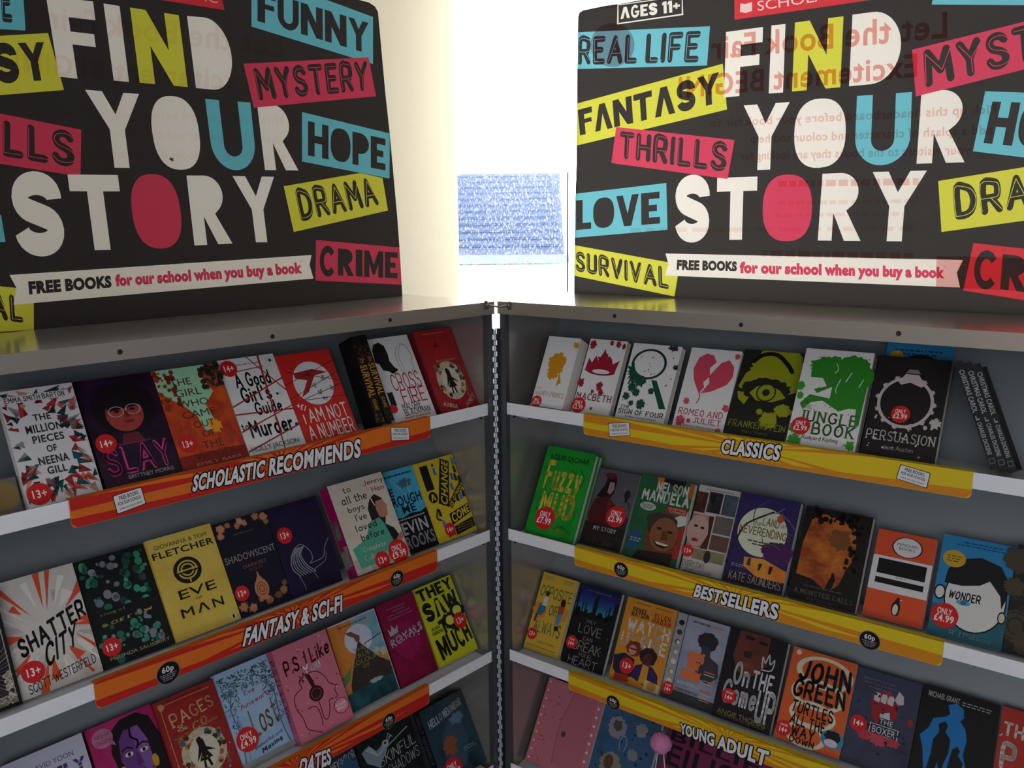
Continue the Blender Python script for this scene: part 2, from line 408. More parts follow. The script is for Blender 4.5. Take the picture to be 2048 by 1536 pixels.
struct(m.build('wall_back'))
win = struct(empty('window_1', ((XW0 + XW1) / 2, YW + .06, SILL)))
FR = .035
m = MB(); y0, y1 = YW + .03, YW + .09
m.box((XW0, y0, SILL), (XW1, y1, SILL + FR), UPVC); m.box((XW0, y0, HEAD - FR), (XW1, y1, HEAD), UPVC)
m.box((XW1 - FR, y0, SILL + FR), (XW1, y1, HEAD - FR), UPVC)
o = m.build('window_frame'); o.parent = win; o.matrix_parent_inverse = win.matrix_world.inverted()
win.matrix_world = Matrix.Translation(((XW0 + XW1) / 2, YW + .06, SILL)); o.matrix_parent_inverse = win.matrix_world.inverted()
xs = at_depth((1135, 470), YW + .06).x
m = MB(); m.box((xs - .0022, YW + .045, SILL + FR), (xs + .0022, YW + .075, at_depth((1135, 345), YW + .06).z), surf('grey_window_seal', '3a3f48', .6))
o = m.build('glazing_bar'); o.parent = win; o.matrix_parent_inverse = win.matrix_world.inverted()
m, N, L, b = new_mat('dirty_window_glass')    # clear pane with pale specks and scratches of dirt
N.remove(b); tr = N.new('ShaderNodeBsdfTransparent'); df = N.new('ShaderNodeBsdfTranslucent'); df.inputs['Color'].default_value = (.95, .97, 1, 1)
mx = N.new('ShaderNodeMixShader'); tc = N.new('ShaderNodeTexCoord')
mp = N.new('ShaderNodeMapping'); mp.inputs['Scale'].default_value = (1, 1, .55); mp.inputs['Rotation'].default_value = (0, .6, 0)
n1 = N.new('ShaderNodeTexNoise'); n1.inputs['Scale'].default_value = 170; n1.inputs['Detail'].default_value = 3
cr = N.new('ShaderNodeValToRGB'); cr.color_ramp.elements[0].position = .5; cr.color_ramp.elements[1].position = .78
cr.color_ramp.elements[0].color = (.008, .008, .008, 1); cr.color_ramp.elements[1].color = (.24, .24, .24, 1)
L.new(tc.outputs['Object'], mp.inputs['Vector']); L.new(mp.outputs['Vector'], n1.inputs['Vector']); L.new(n1.outputs['Fac'], cr.inputs['Fac'])
L.new(cr.outputs['Color'], mx.inputs['Fac']); L.new(tr.outputs['BSDF'], mx.inputs[1]); L.new(df.outputs['BSDF'], mx.inputs[2])
L.new(mx.outputs['Shader'], N['Material Output'].inputs['Surface']); GLASS = m
m = MB(); m.poly([(XW0, YW + .06, SILL + FR), (XW1 - FR, YW + .06, SILL + FR), (XW1 - FR, YW + .06, HEAD - FR), (XW0, YW + .06, HEAD - FR)], GLASS)
o = m.build('window_pane'); o.parent = win; o.matrix_parent_inverse = win.matrix_world.inverted()

# ---------------------------------------------------------------- outside: a neighbouring house with a blue-grey roof
ROOF = surf('blue_grey_slates', '2c384f', .8, 0, .2, '37435e', 9, (1, 1, 3), .2)
RIB = surf('slate_ribs', '33445f', .8, 0, .2, '435578', 30)
PALE = surf('pale_gutter', '5f6e86', .7, 0, .2, '6f7d94', 12)
HOUSEW = surf('white_render', 'f2f2f0', .9, 0, .2, 'e8e8e6', 8)
hb = tag(empty('house', (0.4, 8.2, GROUND)), 'white rendered house with a blue grey roof seen through the window', 'building')
ev0 = at_depth((840, 500), 7.0); ev1 = at_depth((1129, 508), 7.0); rg1 = at_depth((1121, 346), 9.0)
def hp(mb, name):
    o = mb.build(name); o.parent = hb; o.matrix_parent_inverse = Matrix.Translation(hb.location).inverted(); return o
m = MB(); xl = -2.0; zE, zR = ev1.z, rg1.z
a = [Vector((xl, 7.0, zE)), Vector((ev1.x, 7.0, zE)), Vector((ev1.x + .06, 9.0 - .2, zR - .05)), Vector((rg1.x, 9.0, zR)), Vector((xl, 9.0, zR))]
m.poly(a, ROOF); m.poly([p + Vector((0, .02, -.08)) for p in a][::-1], ROOF)
for i in range(5): j = (i + 1) % 5; m.poly([a[i], a[i] + Vector((0, .02, -.08)), a[j] + Vector((0, .02, -.08)), a[j]], ROOF)
rows = 13
for k in range(1, rows):                      # tile courses
    q = k / rows; y = 7.0 + 2 * q; z = zE + (zR - zE) * q; x1 = ev1.x - .03
    m.box((xl, y - .012, z), (x1, y + .012, z + .022), RIB)
hp(m, 'roof')
m = MB(); zb = at_depth((1000, 527), 6.95).z
m.box((xl, 6.90, zb), (ev1.x + .03, 6.99, zE - .002), PALE); hp(m, 'gutter')
m = MB(); m.box((xl, 7.05, GROUND), (ev1.x - .02, 8.9, zE - .09), HOUSEW); hp(m, 'wall')
slab('ground', (-6, 3.45, GROUND - .1), (8, 14, GROUND - .02), surf('pale_paving', 'cfcfcc', .9, 0, .2, 'dcdcd8', 6))

# ---------------------------------------------------------------- the two metal display cases
SLOPE = 0.42                                  # lean of the back panels
def make_case(C, label):
    e0 = 0.0 if C is LC else -.009            # the right case reaches a little closer to the hinge
    base = W3(C, LEN / 2, DEEP / 2, BASEZ)
    root = tag(empty('display_case', base), label, 'display case', 'hinged aluminium book cases')
    inv = Matrix.Translation(base).inverted()
    def part(mb, name, parent=None):
        o = mb.build(name); o.parent = parent or root
        o.matrix_parent_inverse = inv if parent is None else Matrix.Identity(4)
        return o
    m = MB()                                  # top: sheet with a folded front lip and clipped corner
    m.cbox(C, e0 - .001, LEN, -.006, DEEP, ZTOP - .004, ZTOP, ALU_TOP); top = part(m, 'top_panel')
    m = MB()
    m.hexa([W3(C, t, D, z) for z in (ZTOP - .0265, ZTOP + .0006) for t, D in ((e0, -.0085), (LEN, -.0085), (LEN, -.0062), (e0, -.0062))], ALU); rail = part(m, 'front_rail')
    for px in SCREWS[C.s]:
        t, z = on_plane(C, px, -.0085); s = MB()
        s.tube(W3(C, t, -.0084, z), W3(C, t, -.0105, z), .0042, DARK, 12, .003); sc = s.build('screw'); sc.parent = rail
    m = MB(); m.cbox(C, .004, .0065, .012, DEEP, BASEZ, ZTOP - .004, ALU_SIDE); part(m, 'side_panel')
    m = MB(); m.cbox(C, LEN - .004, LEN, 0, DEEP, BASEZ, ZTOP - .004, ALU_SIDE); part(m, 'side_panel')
    m = MB(); m.cbox(C, e0 + .001, e0 + .0155, -.002, .012, BASEZ, ZTOP - .027, ALU_STILE); part(m, 'front_stile')
    m = MB(); m.cbox(C, LEN - .016, LEN - .002, -.002, -.0002, BASEZ, ZTOP - .027, ALU_STILE); part(m, 'front_stile')
    m = MB(); m.cbox(C, 0.0065, LEN - .004, DEEP - .004, DEEP, BASEZ, ZTOP - .004, ALU); part(m, 'rear_panel')
    m = MB(); m.cbox(C, .004, LEN - .004, 0, DEEP - .004, BASEZ, BASEZ + .02, ALU); part(m, 'bottom_panel')
    tops = [ZTOP - .004] + [l - LIPH for l in LIP[:3]]
    for i in range(4):
        fz = FLOORZ[i]; f0 = tops[i] if i == 0 else tops[i] + .002
        m = MB(); m.cbox(C, e0 + .0165, LEN - .0165, 0.002, .15, fz - .0035, fz, WHITE_LIP); sh = part(m, 'shelf')
        m = MB(); m.cbox(C, e0 + .0165, LEN - .0165, 0.0, .002, LIP[i] - LIPH, LIP[i], WHITE_LIP); l = m.build('shelf_lip'); l.parent = sh
        if i < 3:
            for t in (e0 + .018, LEN - .075):
                m = MB(); a = [(t, .003), (t + .055, .003), (t + .03, .003)]
                P = [W3(C, t, .004, LIP[i] - LIPH + .001), W3(C, t + .057, .004, LIP[i] - LIPH + .001), W3(C, t + .03, .03, LIP[i] - LIPH - .013), W3(C, t + .002, .03, LIP[i] - LIPH - .008)]
                Q = [p + C.n * .002 for p in P]
                m.faces(P + Q, [(0, 1, 2, 3), (7, 6, 5, 4), (0, 4, 5, 1), (1, 5, 6, 2), (2, 6, 7, 3), (3, 7, 4, 0)], WHITE_LIP)
                br = m.build('shelf_bracket'); br.parent = sh
                s = MB(); c = W3(C, t + .012, .012, LIP[i] - LIPH - .004)
                s.tube(c, c - C.n * .006 - Vector((0, 0, .002)), .0022, DARK, 8); sc = s.build('screw'); sc.parent = br
        D1 = .215 + SLOPE * (-.245 - ZTOP) + SLOPE * .0   # depth of the sloping back at the top of this bay
        dtop = .2325; zt = f0 - .001 if i == 0 else tops[i - 1 + 1] + .0015
        zt = (ZTOP - .0045) if i == 0 else FLOORZ[i - 1] - .004
        db = dtop - SLOPE * (zt - fz) * .98
        m = MB()
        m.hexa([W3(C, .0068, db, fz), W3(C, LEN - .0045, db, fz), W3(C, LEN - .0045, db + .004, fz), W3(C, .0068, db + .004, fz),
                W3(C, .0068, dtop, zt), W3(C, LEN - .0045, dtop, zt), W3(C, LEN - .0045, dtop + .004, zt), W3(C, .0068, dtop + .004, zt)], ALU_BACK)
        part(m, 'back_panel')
    # short feet
    for t in (.05, LEN - .05):
        for D in (.04, DEEP - .04):
            m = MB(); m.tube(W3(C, t, D, GROUND), W3(C, t, D, BASEZ), .018, DARK, 12); part(m, 'foot')
    return root
SCREWS = {-1: [(240, 704), (545, 673), (780, 640)], 1: [(1229, 632), (1482, 650), (1797, 667)]}
make_case(LC, 'left metal display case with orange shelf signs and open sloping shelves')
make_case(RC, 'right metal display case with yellow shelf signs and open sloping shelves')

# piano hinge between the cases and the wire hook that ties their tops
ha = LC.o + Vector((.012, -.004, 0)); z0, z1 = BASEZ + .01, -.2275
hx = at_depth((990, 700), 1.79).x; hy = 1.7905
hroot = tag(empty('piano_hinge', (hx, hy, z0)), 'long bright metal hinge joining the two display cases', 'hinge')
def hpart(mb, name):
    o = mb.build(name); o.parent = hroot; o.matrix_parent_inverse = Matrix.Translation(hroot.location).inverted(); return o
m = MB(); k = 0; z = z1
while z > z0:
    dx = .0013 if k % 2 else -.0013
    m.tube((hx + dx * .5, hy - .004, z - .0117), (hx + dx * .5, hy - .004, z - .0006), .0024, CHROME, 10)
    a, b = (hx - .0052, hx - .0022) if k % 2 else (hx + .0022, hx + .0048)
    m.box((a, hy - .0035, z - .0112), (b, hy - .002, z - .001), CHROME)
    z -= .0122; k += 1
hpart(m, 'knuckles')
for sgn, C in ((-1, LC), (1, RC)):
    t0 = .0012 if C is LC else -.0078; e1, e2 = W3(C, t0, .002, 0), W3(C, t0, .0045, 0); m = MB(); up = Vector((0, 0, 1))
    m.hexa([q + up * zz for zz in (z0, z1) for q in (Vector((hx, hy, 0)), e1, e2, Vector((hx, hy + .003, 0)))], DARK)
    hpart(m, 'leaf')
p0 = W3(LC, .028, -.0115, on_plane(LC, (955, 612), -.0115)[1]); p1 = W3(RC, .026, -.0115, on_plane(RC, (1033, 612), -.0115)[1])
lroot = tag(empty('wire_latch', (p0 + p1) / 2), 'thin wire hook across the gap at the top of both cases', 'latch')
def lpart(mb, name):
    o = mb.build(name, smooth=True); o.parent = lroot; o.matrix_parent_inverse = Matrix.Translation(lroot.location).inverted(); return o
WIRE = surf('worn_steel_wire', '6b645c', .35, .85, .5, '8a8178', 90)
m = MB(); mid = (p0 + p1) / 2 + Vector((0, -.012, -.002))
m.tube(p0, mid, .0021, WIRE); m.tube(mid, p1, .0021, WIRE); lpart(m, 'hook')
for p, C in ((p0, LC), (p1, RC)):
    m = MB(); m.tube(p + C.n * .003 + Vector((0, 0, .006)), p - C.n * .003 + Vector((0, 0, .006)), .003, WIRE); m.tube(p + C.n * .003 + Vector((0, 0, -.006)), p - C.n * .003 + Vector((0, 0, -.006)), .003, WIRE)
    m.tube(p - C.n * .003 + Vector((0, 0, .007)), p - C.n * .003 - Vector((0, 0, .007)), .0028, WIRE); lpart(m, 'staple')

# ---------------------------------------------------------------- header boards standing on top of the cases
BLACK, CREAM, YEL, BLU, PNK, RED = '241f1d', 'f2ebdf', 'd8d438', '62bccb', 'd43352', 'd42531'
def make_board(C, name, label, outline, prints, thick=.005, D=.262):
    base = W3(C, .5, D, ZTOP); root = tag(empty('header_board', base), label, 'sign', 'poster boards on top of the cases')
    inv = Matrix.Translation(base).inverted()
    def P(px, off):
        t, z = on_plane(C, px, D - off); return W3(C, t, D - off, max(z, ZTOP + .00005) if off <= 0 else max(z, ZTOP + .0004))
    m = MB(); f = [P(p, 0) for p in outline]; bk = [p + C.n * thick for p in f]; n = len(f)
    m.poly(bk[::-1], board_ink('f4f2ee', .85))
    for i in range(n): j = (i + 1) % n; m.poly([f[i], bk[i], bk[j], f[j]], board_ink(BLACK))
    o = m.build('board'); o.parent = root; o.matrix_parent_inverse = inv
    # the printed front is one flat sheet: every patch of it takes the ink printed last there
    V, F, K = [], [], []
    def add(ps, fs, col):
        b = len(V); V.extend(Vector((x, y)) for x, y in ps)
        for g in fs:
            a = sum(ps[g[q]][0] * ps[g[(q + 1) % len(g)]][1] - ps[g[(q + 1) % len(g)]][0] * ps[g[q]][1] for q in range(len(g)))
            if abs(a) < 1e-6: continue
            F.append([b + q for q in (g if a > 0 else g[::-1])]); K.append(col)
    add(outline, [tuple(range(n))], BLACK); overs = []; lay = 0
    for e in prints:
        if e[0] == 'p': add(e[1], [tuple(range(len(e[1])))], e[2])
        elif e[0] == 'w':
            for vs, fs in word(e[1], e[2], e[4], e[5] if len(e) > 5 else .12): add(vs, fs, e[3])
        else:
            off = .0004 + lay * .00006; lay += 1; over = MB(); overs.append(over)
            if e[0] == 'T':                   # print showing through from the back
                for vs, fs in word(e[1], e[2], 't'): over.faces([P(q, off) for q in vs], fs, tint(e[3]))
            elif e[0] == 'S':                 # show-through too small to read
                fn = quad_map(e[1]); r = random.Random(e[3]); x = 0.0
                while x < .97:
                    q = min(1, x + r.uniform(.03, .08)); over.poly([P(fn(u, v), off) for u, v in ((x, 0), (q, 0), (q, 1), (x, 1))], tint(e[2])); x = q + .02
            elif e[0] == 'C': over.poly([P(q, off) for q in disc(e[1], e[2], e[2], 28)], tint(e[3]))
            elif e[0] == 'Q': over.poly([P(q, off) for q in e[1]], tint(e[2]))
    ov, _, of, _, _, _ = delaunay_2d_cdt(V, [], F, 0, 1e-5)
    import numpy as np
    xy = np.array([(v.x, v.y) for v in ov]); tri = np.array([tuple(g) for g in of if len(g) == 3]); cen = xy[tri].mean(1); top = np.full(len(tri), -1)
    order = np.argsort(cen[:, 0]); cs = cen[order, 0]
    for k, g in enumerate(F):
        pg = [(V[q].x, V[q].y) for q in g]; x0, x1 = min(q[0] for q in pg), max(q[0] for q in pg); y0, y1 = min(q[1] for q in pg), max(q[1] for q in pg)
        ids = order[np.searchsorted(cs, x0):np.searchsorted(cs, x1)]; ids = ids[(cen[ids, 1] >= y0) & (cen[ids, 1] <= y1)]
        if not len(ids): continue
        cx_, cy_ = cen[ids, 0], cen[ids, 1]; ins = np.zeros(len(ids), bool)
        for q in range(len(pg)):
            (ax_, ay_), (bx_, by_) = pg[q - 1], pg[q]
            if ay_ == by_: continue
            ins ^= ((ay_ > cy_) != (by_ > cy_)) & (cx_ < (bx_ - ax_) * (cy_ - ay_) / (by_ - ay_) + ax_)
        ins = ids[ins]
        if k == 0: top[ins] = 0
        else: top[ins[top[ins] >= 0]] = k
    m = MB(); m.v = [tuple(P((v.x, v.y), 0)) for v in ov]
    for g, k in zip(tri, top):
        if k >= 0: m.f.append(tuple(int(q) for q in g)); m.m.append(m.mi(board_ink(K[k])))
    o = m.build('print'); o.parent = root; o.matrix_parent_inverse = inv
    for over in overs: o = over.build('show_through_lettering'); o.parent = root; o.matrix_parent_inverse = inv
    return root
def pts(s): return [tuple(float(c) for c in q.split(',')) for q in s.split()]
def tagw(poly, col, txt, quad, kind, w=.27, inkc=BLACK):
    r = [('p', pts(poly), col), ('w', txt, pts(quad), inkc, kind, w)]
    if kind == 'h': r.append(('w', txt, [(x + 1.4, y + .2) for x, y in pts(quad)], col, 'h', .022))
    return r
def letters(spec):
    return [('w', ch, pts(q), col, 'D') for ch, col, q in spec]
LB = []
LB += tagw('-60,-20 46,-20 51,61 -60,55', BLU, 'E', '1,-26 21,-24 25,37 4,35', 'h')
LB += tagw('-60,75 96,66 128,180 -60,195', YEL, 'SY', '-20,88 88,84 102,160 -8,166', 'D')
LB += tagw('-60,215 162.5,259.5 161,353 -60,318', PNK, 'LLS', '6,247 147,270 150,328 5,304', 'h')
LB += [('p', pts('-60,420 2,430 11,484 -60,487'), BLU), ('p', pts('300,-22 440,-18 449,20 322,0'), RED), ('w', 'IC', pts('407,-17 437,-12 437,7 408,2'), 'e8b0ac', 'x')]
LB += tagw('503,-40 640,-5 746,34 746,128 503,53', BLU, 'FUNNY', '515,-22 737,46 738,108 515,42', 'D')
LB += letters([('F', CREAM, '92,-8 186,3 207,164 117.5,153'), ('I', CREAM, '207,7 239,12 258,164 227.5,161'), ('N', YEL, '260,15 357.5,30.5 375.5,174 279.5,165.5'), ('D', CREAM, '374,32 452,38 474,184 392,176'),
 ('Y', CREAM, '170,179.5 278,188 297,336 189,335'), ('O', CREAM, '294,190 390,194 407,340 315,339'), ('U', BLU, '410.5,198 500.5,205 515,341 428,340'), ('R', CREAM, '514,207 578,211 597,341 530,340'),
 ('S', CREAM, '16,346 120,347 135,509 32,509'), ('T', CREAM, '135,349 235.5,350 255,499 155,501'), ('O', PNK, '255,348 351,348 371,496 273,498'), ('R', CREAM, '373,351 446,351 465,487 389,491'), ('Y', CREAM, '465,352 548,353.5 564,484 482,485')])
LB += tagw('487,127.5 737,114.5 752,192.5 508,215.5', PNK, 'MYSTERY', '505,143 734,128 737,175 517,195', 'h')
LB += tagw('567.5,372.5 720,346 765,356 776,421 587.5,464', YEL, 'DRAMA', '591,386 744,360 757,404 601,436', 'h')
LB += tagw('604,224 779.5,267 779,357 604,323', BLU, 'HOPE', '616,242 771,278 771,341 616,311', 'D')
LB += tagw('632,480 799,495 805,569.5 631,561', PNK, 'CRIME', '639,494 795,505 795,557 639,549', 'D')
LB += tagw('-60,566 33,576 67.5,606 68,662 -60,668', YEL, 'AL', '-22,588 44,598 47,640 -20,632', 'h')
LB += [('p', pts('19,550 623,510 619,530 627,557 27,609.5 33,576'), CREAM), ('w', 'FREE BOOKS', pts('56,565 222,553 224,573 58,587'), BLACK, 'o'), ('w', 'for our school when you buy a book', pts('231,551 600,526 602,545 233,571'), PNK, 'o'), ('w', '*', pts('600,522 606,522 606,527 600,527'), PNK, 'o')]
LB += [('p', pts('341,314 344,317 348,315 346,319 349,322 345,321 344,325 342,320 338,319'), '3a3533')]
F1, F2 = 'fcf5f3', 'fdf9f7'
LB += [('T', 'Let the Book Fair', pts('570,70 92,10 92,55 570,115'), F1), ('T', 'Excitement BEGIN!', pts('510,144 24,103 24,143 510,185'), F1), ('T', 'Pick up this headerboard before your book fair to', pts('667,236 92,212 92,228 667,254'), F2),
 ('T', 'add a splash of character and colour and help', pts('657,272 172,256 172,272 657,290'), F2), ('T', 'your visitors to the books they are looking for', pts('612,306 152,298 152,314 612,324'), F2)]
make_board(LC, 'left', 'tall black poster board with bright word strips standing on the left case', pts('-330,-240 300,-72 718,0 738,5 750,13 756,24 771,190 779.5,267 790,384 795,440 799,495 805,600 400,660 -330,760'), LB)
RB = []
RB += [('p', pts('1235,9 1300,0 1365,-10 1366.5,30 1234,49'), CREAM), ('p', pts('1237,11 1300,2 1363.5,-8 1363.5,27.5 1237,46'), BLACK), ('w', 'AGES 11+', pts('1241,15 1359,-1 1360,23 1241,38'), CREAM, 'D')]
RB += [('p', pts('1468.5,-20 1760,-30 1748,-1 1536,30 1469,39.5'), RED), ('p', pts('1481,7 1491,8 1504,4 1504,22 1491,26 1480,24'), 'f0c9c4'), ('w', 'SCHOLASTIC', pts('1513,3 1735,-34 1735,-13 1514,22'), 'f0c9c4', 'x')]
RB += [('p', pts('1863.5,9 1871,-30 2250,-30 2250,12'), BLU)]
RB += tagw('1155.3,64.5 1420,52.5 1414,131 1154.8,138', BLU, 'REAL LIFE', '1157,80 1402,68 1397.5,118 1156,124', 'h')
RB += tagw('1154.4,207 1445.5,127.5 1454,219 1153.6,291', YEL, 'FANTASY', '1155.5,220 1438,144 1440,205 1160,271', 'D')
RB += letters([('F', CREAM, '1452,64 1526,54 1522,188 1448,195'), ('I', CREAM, '1543,51 1571,48 1566,185 1537.5,187'), ('N', YEL, '1590,45 1687,32.5 1680.5,174.5 1584,183'), ('D', CREAM, '1705,29.5 1803,16 1801,163 1698,172.5'),
 ('Y', CREAM, '1487.5,211 1579.5,204 1574,338 1482,341'), ('O', CREAM, '1590,200 1693,194 1690,332 1587,339'), ('U', BLU, '1714,192 1824,184 1819,327 1708,334'), ('R', CREAM, '1843,183 1936,176 1929,324.5 1833,327.5'),
 ('S', CREAM, '1350,354 1422,351 1419,482 1348,482'), ('T', CREAM, '1434.5,356 1515,353 1511,479 1432,480'), ('O', PNK, '1527,350 1625,348 1623,482 1524,483'), ('R', CREAM, '1645,347.5 1726,344 1721,482 1635.5,481'), ('Y', CREAM, '1745.5,344 1854,341 1843,483 1735,482')])
RB += tagw('1232.5,254 1469,280 1455,358 1222.5,326', PNK, 'THRILLS', '1240,268 1456,290 1452,338 1238,311', 'h')
RB += tagw('1151.2,387.5 1332.5,366 1335,459.5 1149.8,475.5', BLU, 'LOVE', '1152,401 1319,383 1320,447 1152,460', 'D')
RB += tagw('1149.6,490.5 1336,524.5 1355.5,552.5 1349,593 1148.9,551.5', YEL, 'SURVIVAL', '1151,506 1337,539 1338,574 1151,538', 'h')
RB += tagw('1824,99.5 2258,-9 2264,85 1831.5,193', PNK, 'MYSTERY', '1844,109 2235,12 2240,70 1850,168', 'h')
RB += tagw('1970.5,182.5 2250,192 2240,338 1946,302.5', BLU, 'HOPE', '1985,203 2245,212 2232,312 1967,286', 'D')
RB += tagw('1876.5,362 2180,313 2190,422 1883,464', YEL, 'DRAMA', '1906,377 2165,335 2170,388 1910,433', 'h')
RB += tagw('1947,486 2260,521 2260,640 1926.5,581', RED, 'CRIME', '1950,503 2225,529 2218,607 1945,571', 'D')
RB += [('p', pts('1331,507 1926,520 1913.5,545.5 1920,575 1329.5,551 1337,529'), CREAM), ('w', 'FREE BOOKS', pts('1354,521 1474,524.5 1474,541 1353,538'), BLACK, 'o'), ('w', 'for our school when you buy a book', pts('1481,525 1886,536 1886,555 1481,544.5'), PNK, 'o'), ('w', '*', pts('1888,533 1893,533 1893,538 1888,538'), PNK, 'o')]
PK, PK2 = 'f3b7b0', 'f8d8d2'
RB += [('C', (1225, 90), 44, 'e8c0c4'),
 ('T', 'Let the Book Fair', pts('1898,24 1420,74 1420,118 1898,74'), PK), ('T', 'Excitement BEGIN!', pts('1838,108 1352,156 1352,196 1838,152'), PK),
 ('T', 'Pick up this headerboard before your book fair to', pts('1995,208 1420,238 1420,254 1995,226'), PK2), ('T', 'add a splash of character and colour and help', pts('1985,250 1500,270 1500,286 1985,268'), PK2), ('T', 'your visitors to the books they are looking for', pts('1940,290 1480,304 1480,320 1940,308'), PK2),
 ('S', pts('1838,356 1545,362 1545,374 1838,370'), PK2, 1), ('S', pts('1830,398 1550,402 1550,410 1830,406'), 'fdeeea', 2), ('S', pts('1815,424 1550,427 1550,434 1815,431'), 'fdeeea', 3), ('S', pts('1825,453 1260,456 1260,464 1825,462'), 'fdeeea', 4),
 ('S', pts('1826,506 1515,500 1515,513 1826,519'), PK2, 5), ('Q', pts('1873,512 2110,518 2110,584 1872,575'), 'f2c4c4')]
make_board(RC, 'right', 'tall black poster board with bright word strips standing on the right case', pts('1156,34 1159,25 1166,20.5 1212,11 1236,8 1700,-75 2330,-190 2330,700 1600,650 1148,600 1148.5,560 1150,415 1153,330 1154.5,150'), RB)

# ---------------------------------------------------------------- printed covers
def art_faces(m, el, w, h, lay, flat):
    """adds one printed shape to mesh builder m; u, v run 0..1 over the cover, the print lies a hair above the one before"""
    z = .00025 + lay * .00006; asp = w / h
    M = lambda u, v: ((u - .5) * w, v * h, z)
    k = el[0]
    def poly(p, c): m.poly([M(*q) for q in p], c)
    if k == 'r': poly([(el[1], el[2]), (el[3], el[2]), (el[3], el[4]), (el[1], el[4])], ink(el[5]))
    elif k == 'p': poly(pts(el[1]), ink(el[2]))
    elif k == 'pm': poly(pts(el[1]), art(el[2], el[3]))
    elif k == 'm': poly([(el[1], el[2]), (el[3], el[2]), (el[3], el[4]), (el[1], el[4])], art(el[5], el[6]))
    elif k == 'e': poly(disc((el[1], el[2]), el[3], el[4], 36), ink(el[5]))
    elif k == 'em': poly(disc((el[1], el[2]), el[3], el[4], 36), art(el[5], el[6]))
    elif k == 'ring':
        n = 40; a = disc((el[1], el[2]), el[3], el[4], n); q = 1 - el[5]; b = disc((el[1], el[2]), el[3] * q, el[4] * q, n)
        m.faces([M(*p) for p in a + b], [(i, (i + 1) % n, n + (i + 1) % n, n + i) for i in range(n)], ink(el[6]))
    elif k == 'b':                            # splat with a ragged edge
        r = random.Random(el[5]); n = 44; pp = []
        for i in range(n):
            q = 1 + r.uniform(-1, 1) * (el[6] if len(el) > 6 else .18)
            pp.append((el[1] + math.cos(6.28318 * i / n) * el[3] * q, el[2] + math.sin(6.28318 * i / n) * el[3] * q * asp * (el[7] if len(el) > 7 else 1)))
        poly(pp, ink(el[4]))
    elif k == 'l':
        for pl in stroke_polys([(u, v / asp) for u, v in smooth_line(pts(el[1]))], el[2]): poly([(q[0], q[1] * asp) for q in pl], ink(el[3]))
    elif k == 'sm':                           # a row of print too small to read
        r = random.Random(el[6]); x = el[1]
        while x < el[3] - .02:
            q = min(el[3], x + r.uniform(.03, .09)); poly([(x, el[2]), (q, el[2]), (q, el[4]), (x, el[4])], ink(el[5])); x = q + .02
    elif k in ('t', 'o', 's', 'x', 'h', 'D', 'tq'):
        q = el[2]
        q = box_q(*[float(c) for c in q.split(',')]) if ' ' not in q else pts(q)
        if flat and k != 'tq' and ' ' in el[2] and abs(q[0][1] - q[1][1]) < .1:   # lettering that runs level across its cover
            a = (q[0][1] + q[1][1]) / 2; b = (q[2][1] + q[3][1]) / 2; q = [(q[0][0], a), (q[1][0], a), (q[2][0], b), (q[3][0], b)]
        k = 't' if k == 'tq' else k
        wt = el[4] if len(el) > 4 else .12
        for vs, fs in word(el[1], q, k, wt * 1.35 if (k == 'h' and .14 <= wt < .18) or k == 's' else wt): m.faces([M(*p) for p in vs], fs, ink(el[3]))
    elif k == 'dots':
        _, n, seed, u0, v0, u1, v1, r0, r1, cs = el; r = random.Random(seed); cs = cs.split()
        for i in range(n):
            a = r.uniform(r0, r1); poly(disc((r.uniform(u0, u1), r.uniform(v0, v1)), a, a * asp * r.uniform(.8, 1.3), 9, r.random()), ink(cs[i % len(cs)]))
    elif k == 'leaf':
        _, n, seed, u0, v0, u1, v1, a, cs = el; r = random.Random(seed); cs = cs.split()
        for i in range(n):
            u, v, g = r.uniform(u0, u1), r.uniform(v0, v1), r.uniform(0, 3.14); c, s = math.cos(g), math.sin(g)
            poly([(u + c * a, v + s * a * asp), (u - s * a * .3, v + c * a * .3 * asp), (u - c * a, v - s * a * asp), (u + s * a * .3, v - c * a * .3 * asp)], ink(cs[i % len(cs)]))
    elif k == 'shard':
        _, n, seed, cs, hole = el; r = random.Random(seed); cs = cs.split(); i = 0
        while i < n:
            u, v = r.uniform(0.02, .98), r.uniform(0.02, .98)
            if hole and ((u - .45) / .33) ** 2 + ((v - .52) / .3) ** 2 < 1: continue
            g = math.atan2(v - .52, u - .45); a = r.uniform(.06, .15); b = r.uniform(.025, .07); d = g + r.uniform(-.5, .5)
            T = [(u + math.cos(d) * a, v + math.sin(d) * a * asp), (u - math.cos(d) * a * .5 + math.sin(d) * b, v - math.sin(d) * a * .5 * asp - math.cos(d) * b * asp), (u - math.cos(d) * a * .7 - math.sin(d) * b, v - math.sin(d) * a * .7 * asp + math.cos(d) * b * asp)]
            poly([(min(.995, max(.005, q[0])), min(.995, max(.005, q[1]))) for q in T], ink(cs[i % len(cs)])); i += 1
    elif k == 'ray':
        _, cu, cv, n, r0, r1, wd, cs, seed = el; r = random.Random(seed); cs = cs.split()
        for i in range(n):
            a = 6.28318 * (i + r.uniform(-.3, .3)) / n; q0 = r0 * r.uniform(.8, 1.4); q1 = r1 * r.uniform(.7, 1.2); ww = wd * r.uniform(.5, 1.5)
            T = [(cu + math.cos(a) * q0, cv + math.sin(a) * q0 * asp), (cu + math.cos(a - ww) * q1, cv + math.sin(a - ww) * q1 * asp), (cu + math.cos(a + ww) * q1, cv + math.sin(a + ww) * q1 * asp)]
            poly([(min(.998, max(.002, q[0])), min(.998, max(.002, q[1]))) for q in T], ink(cs[i % len(cs)]))
    elif k == 'bands':
        _, u0, v0, u1, v1, cs, n = el; cs = [lin(c) for c in cs.split()]
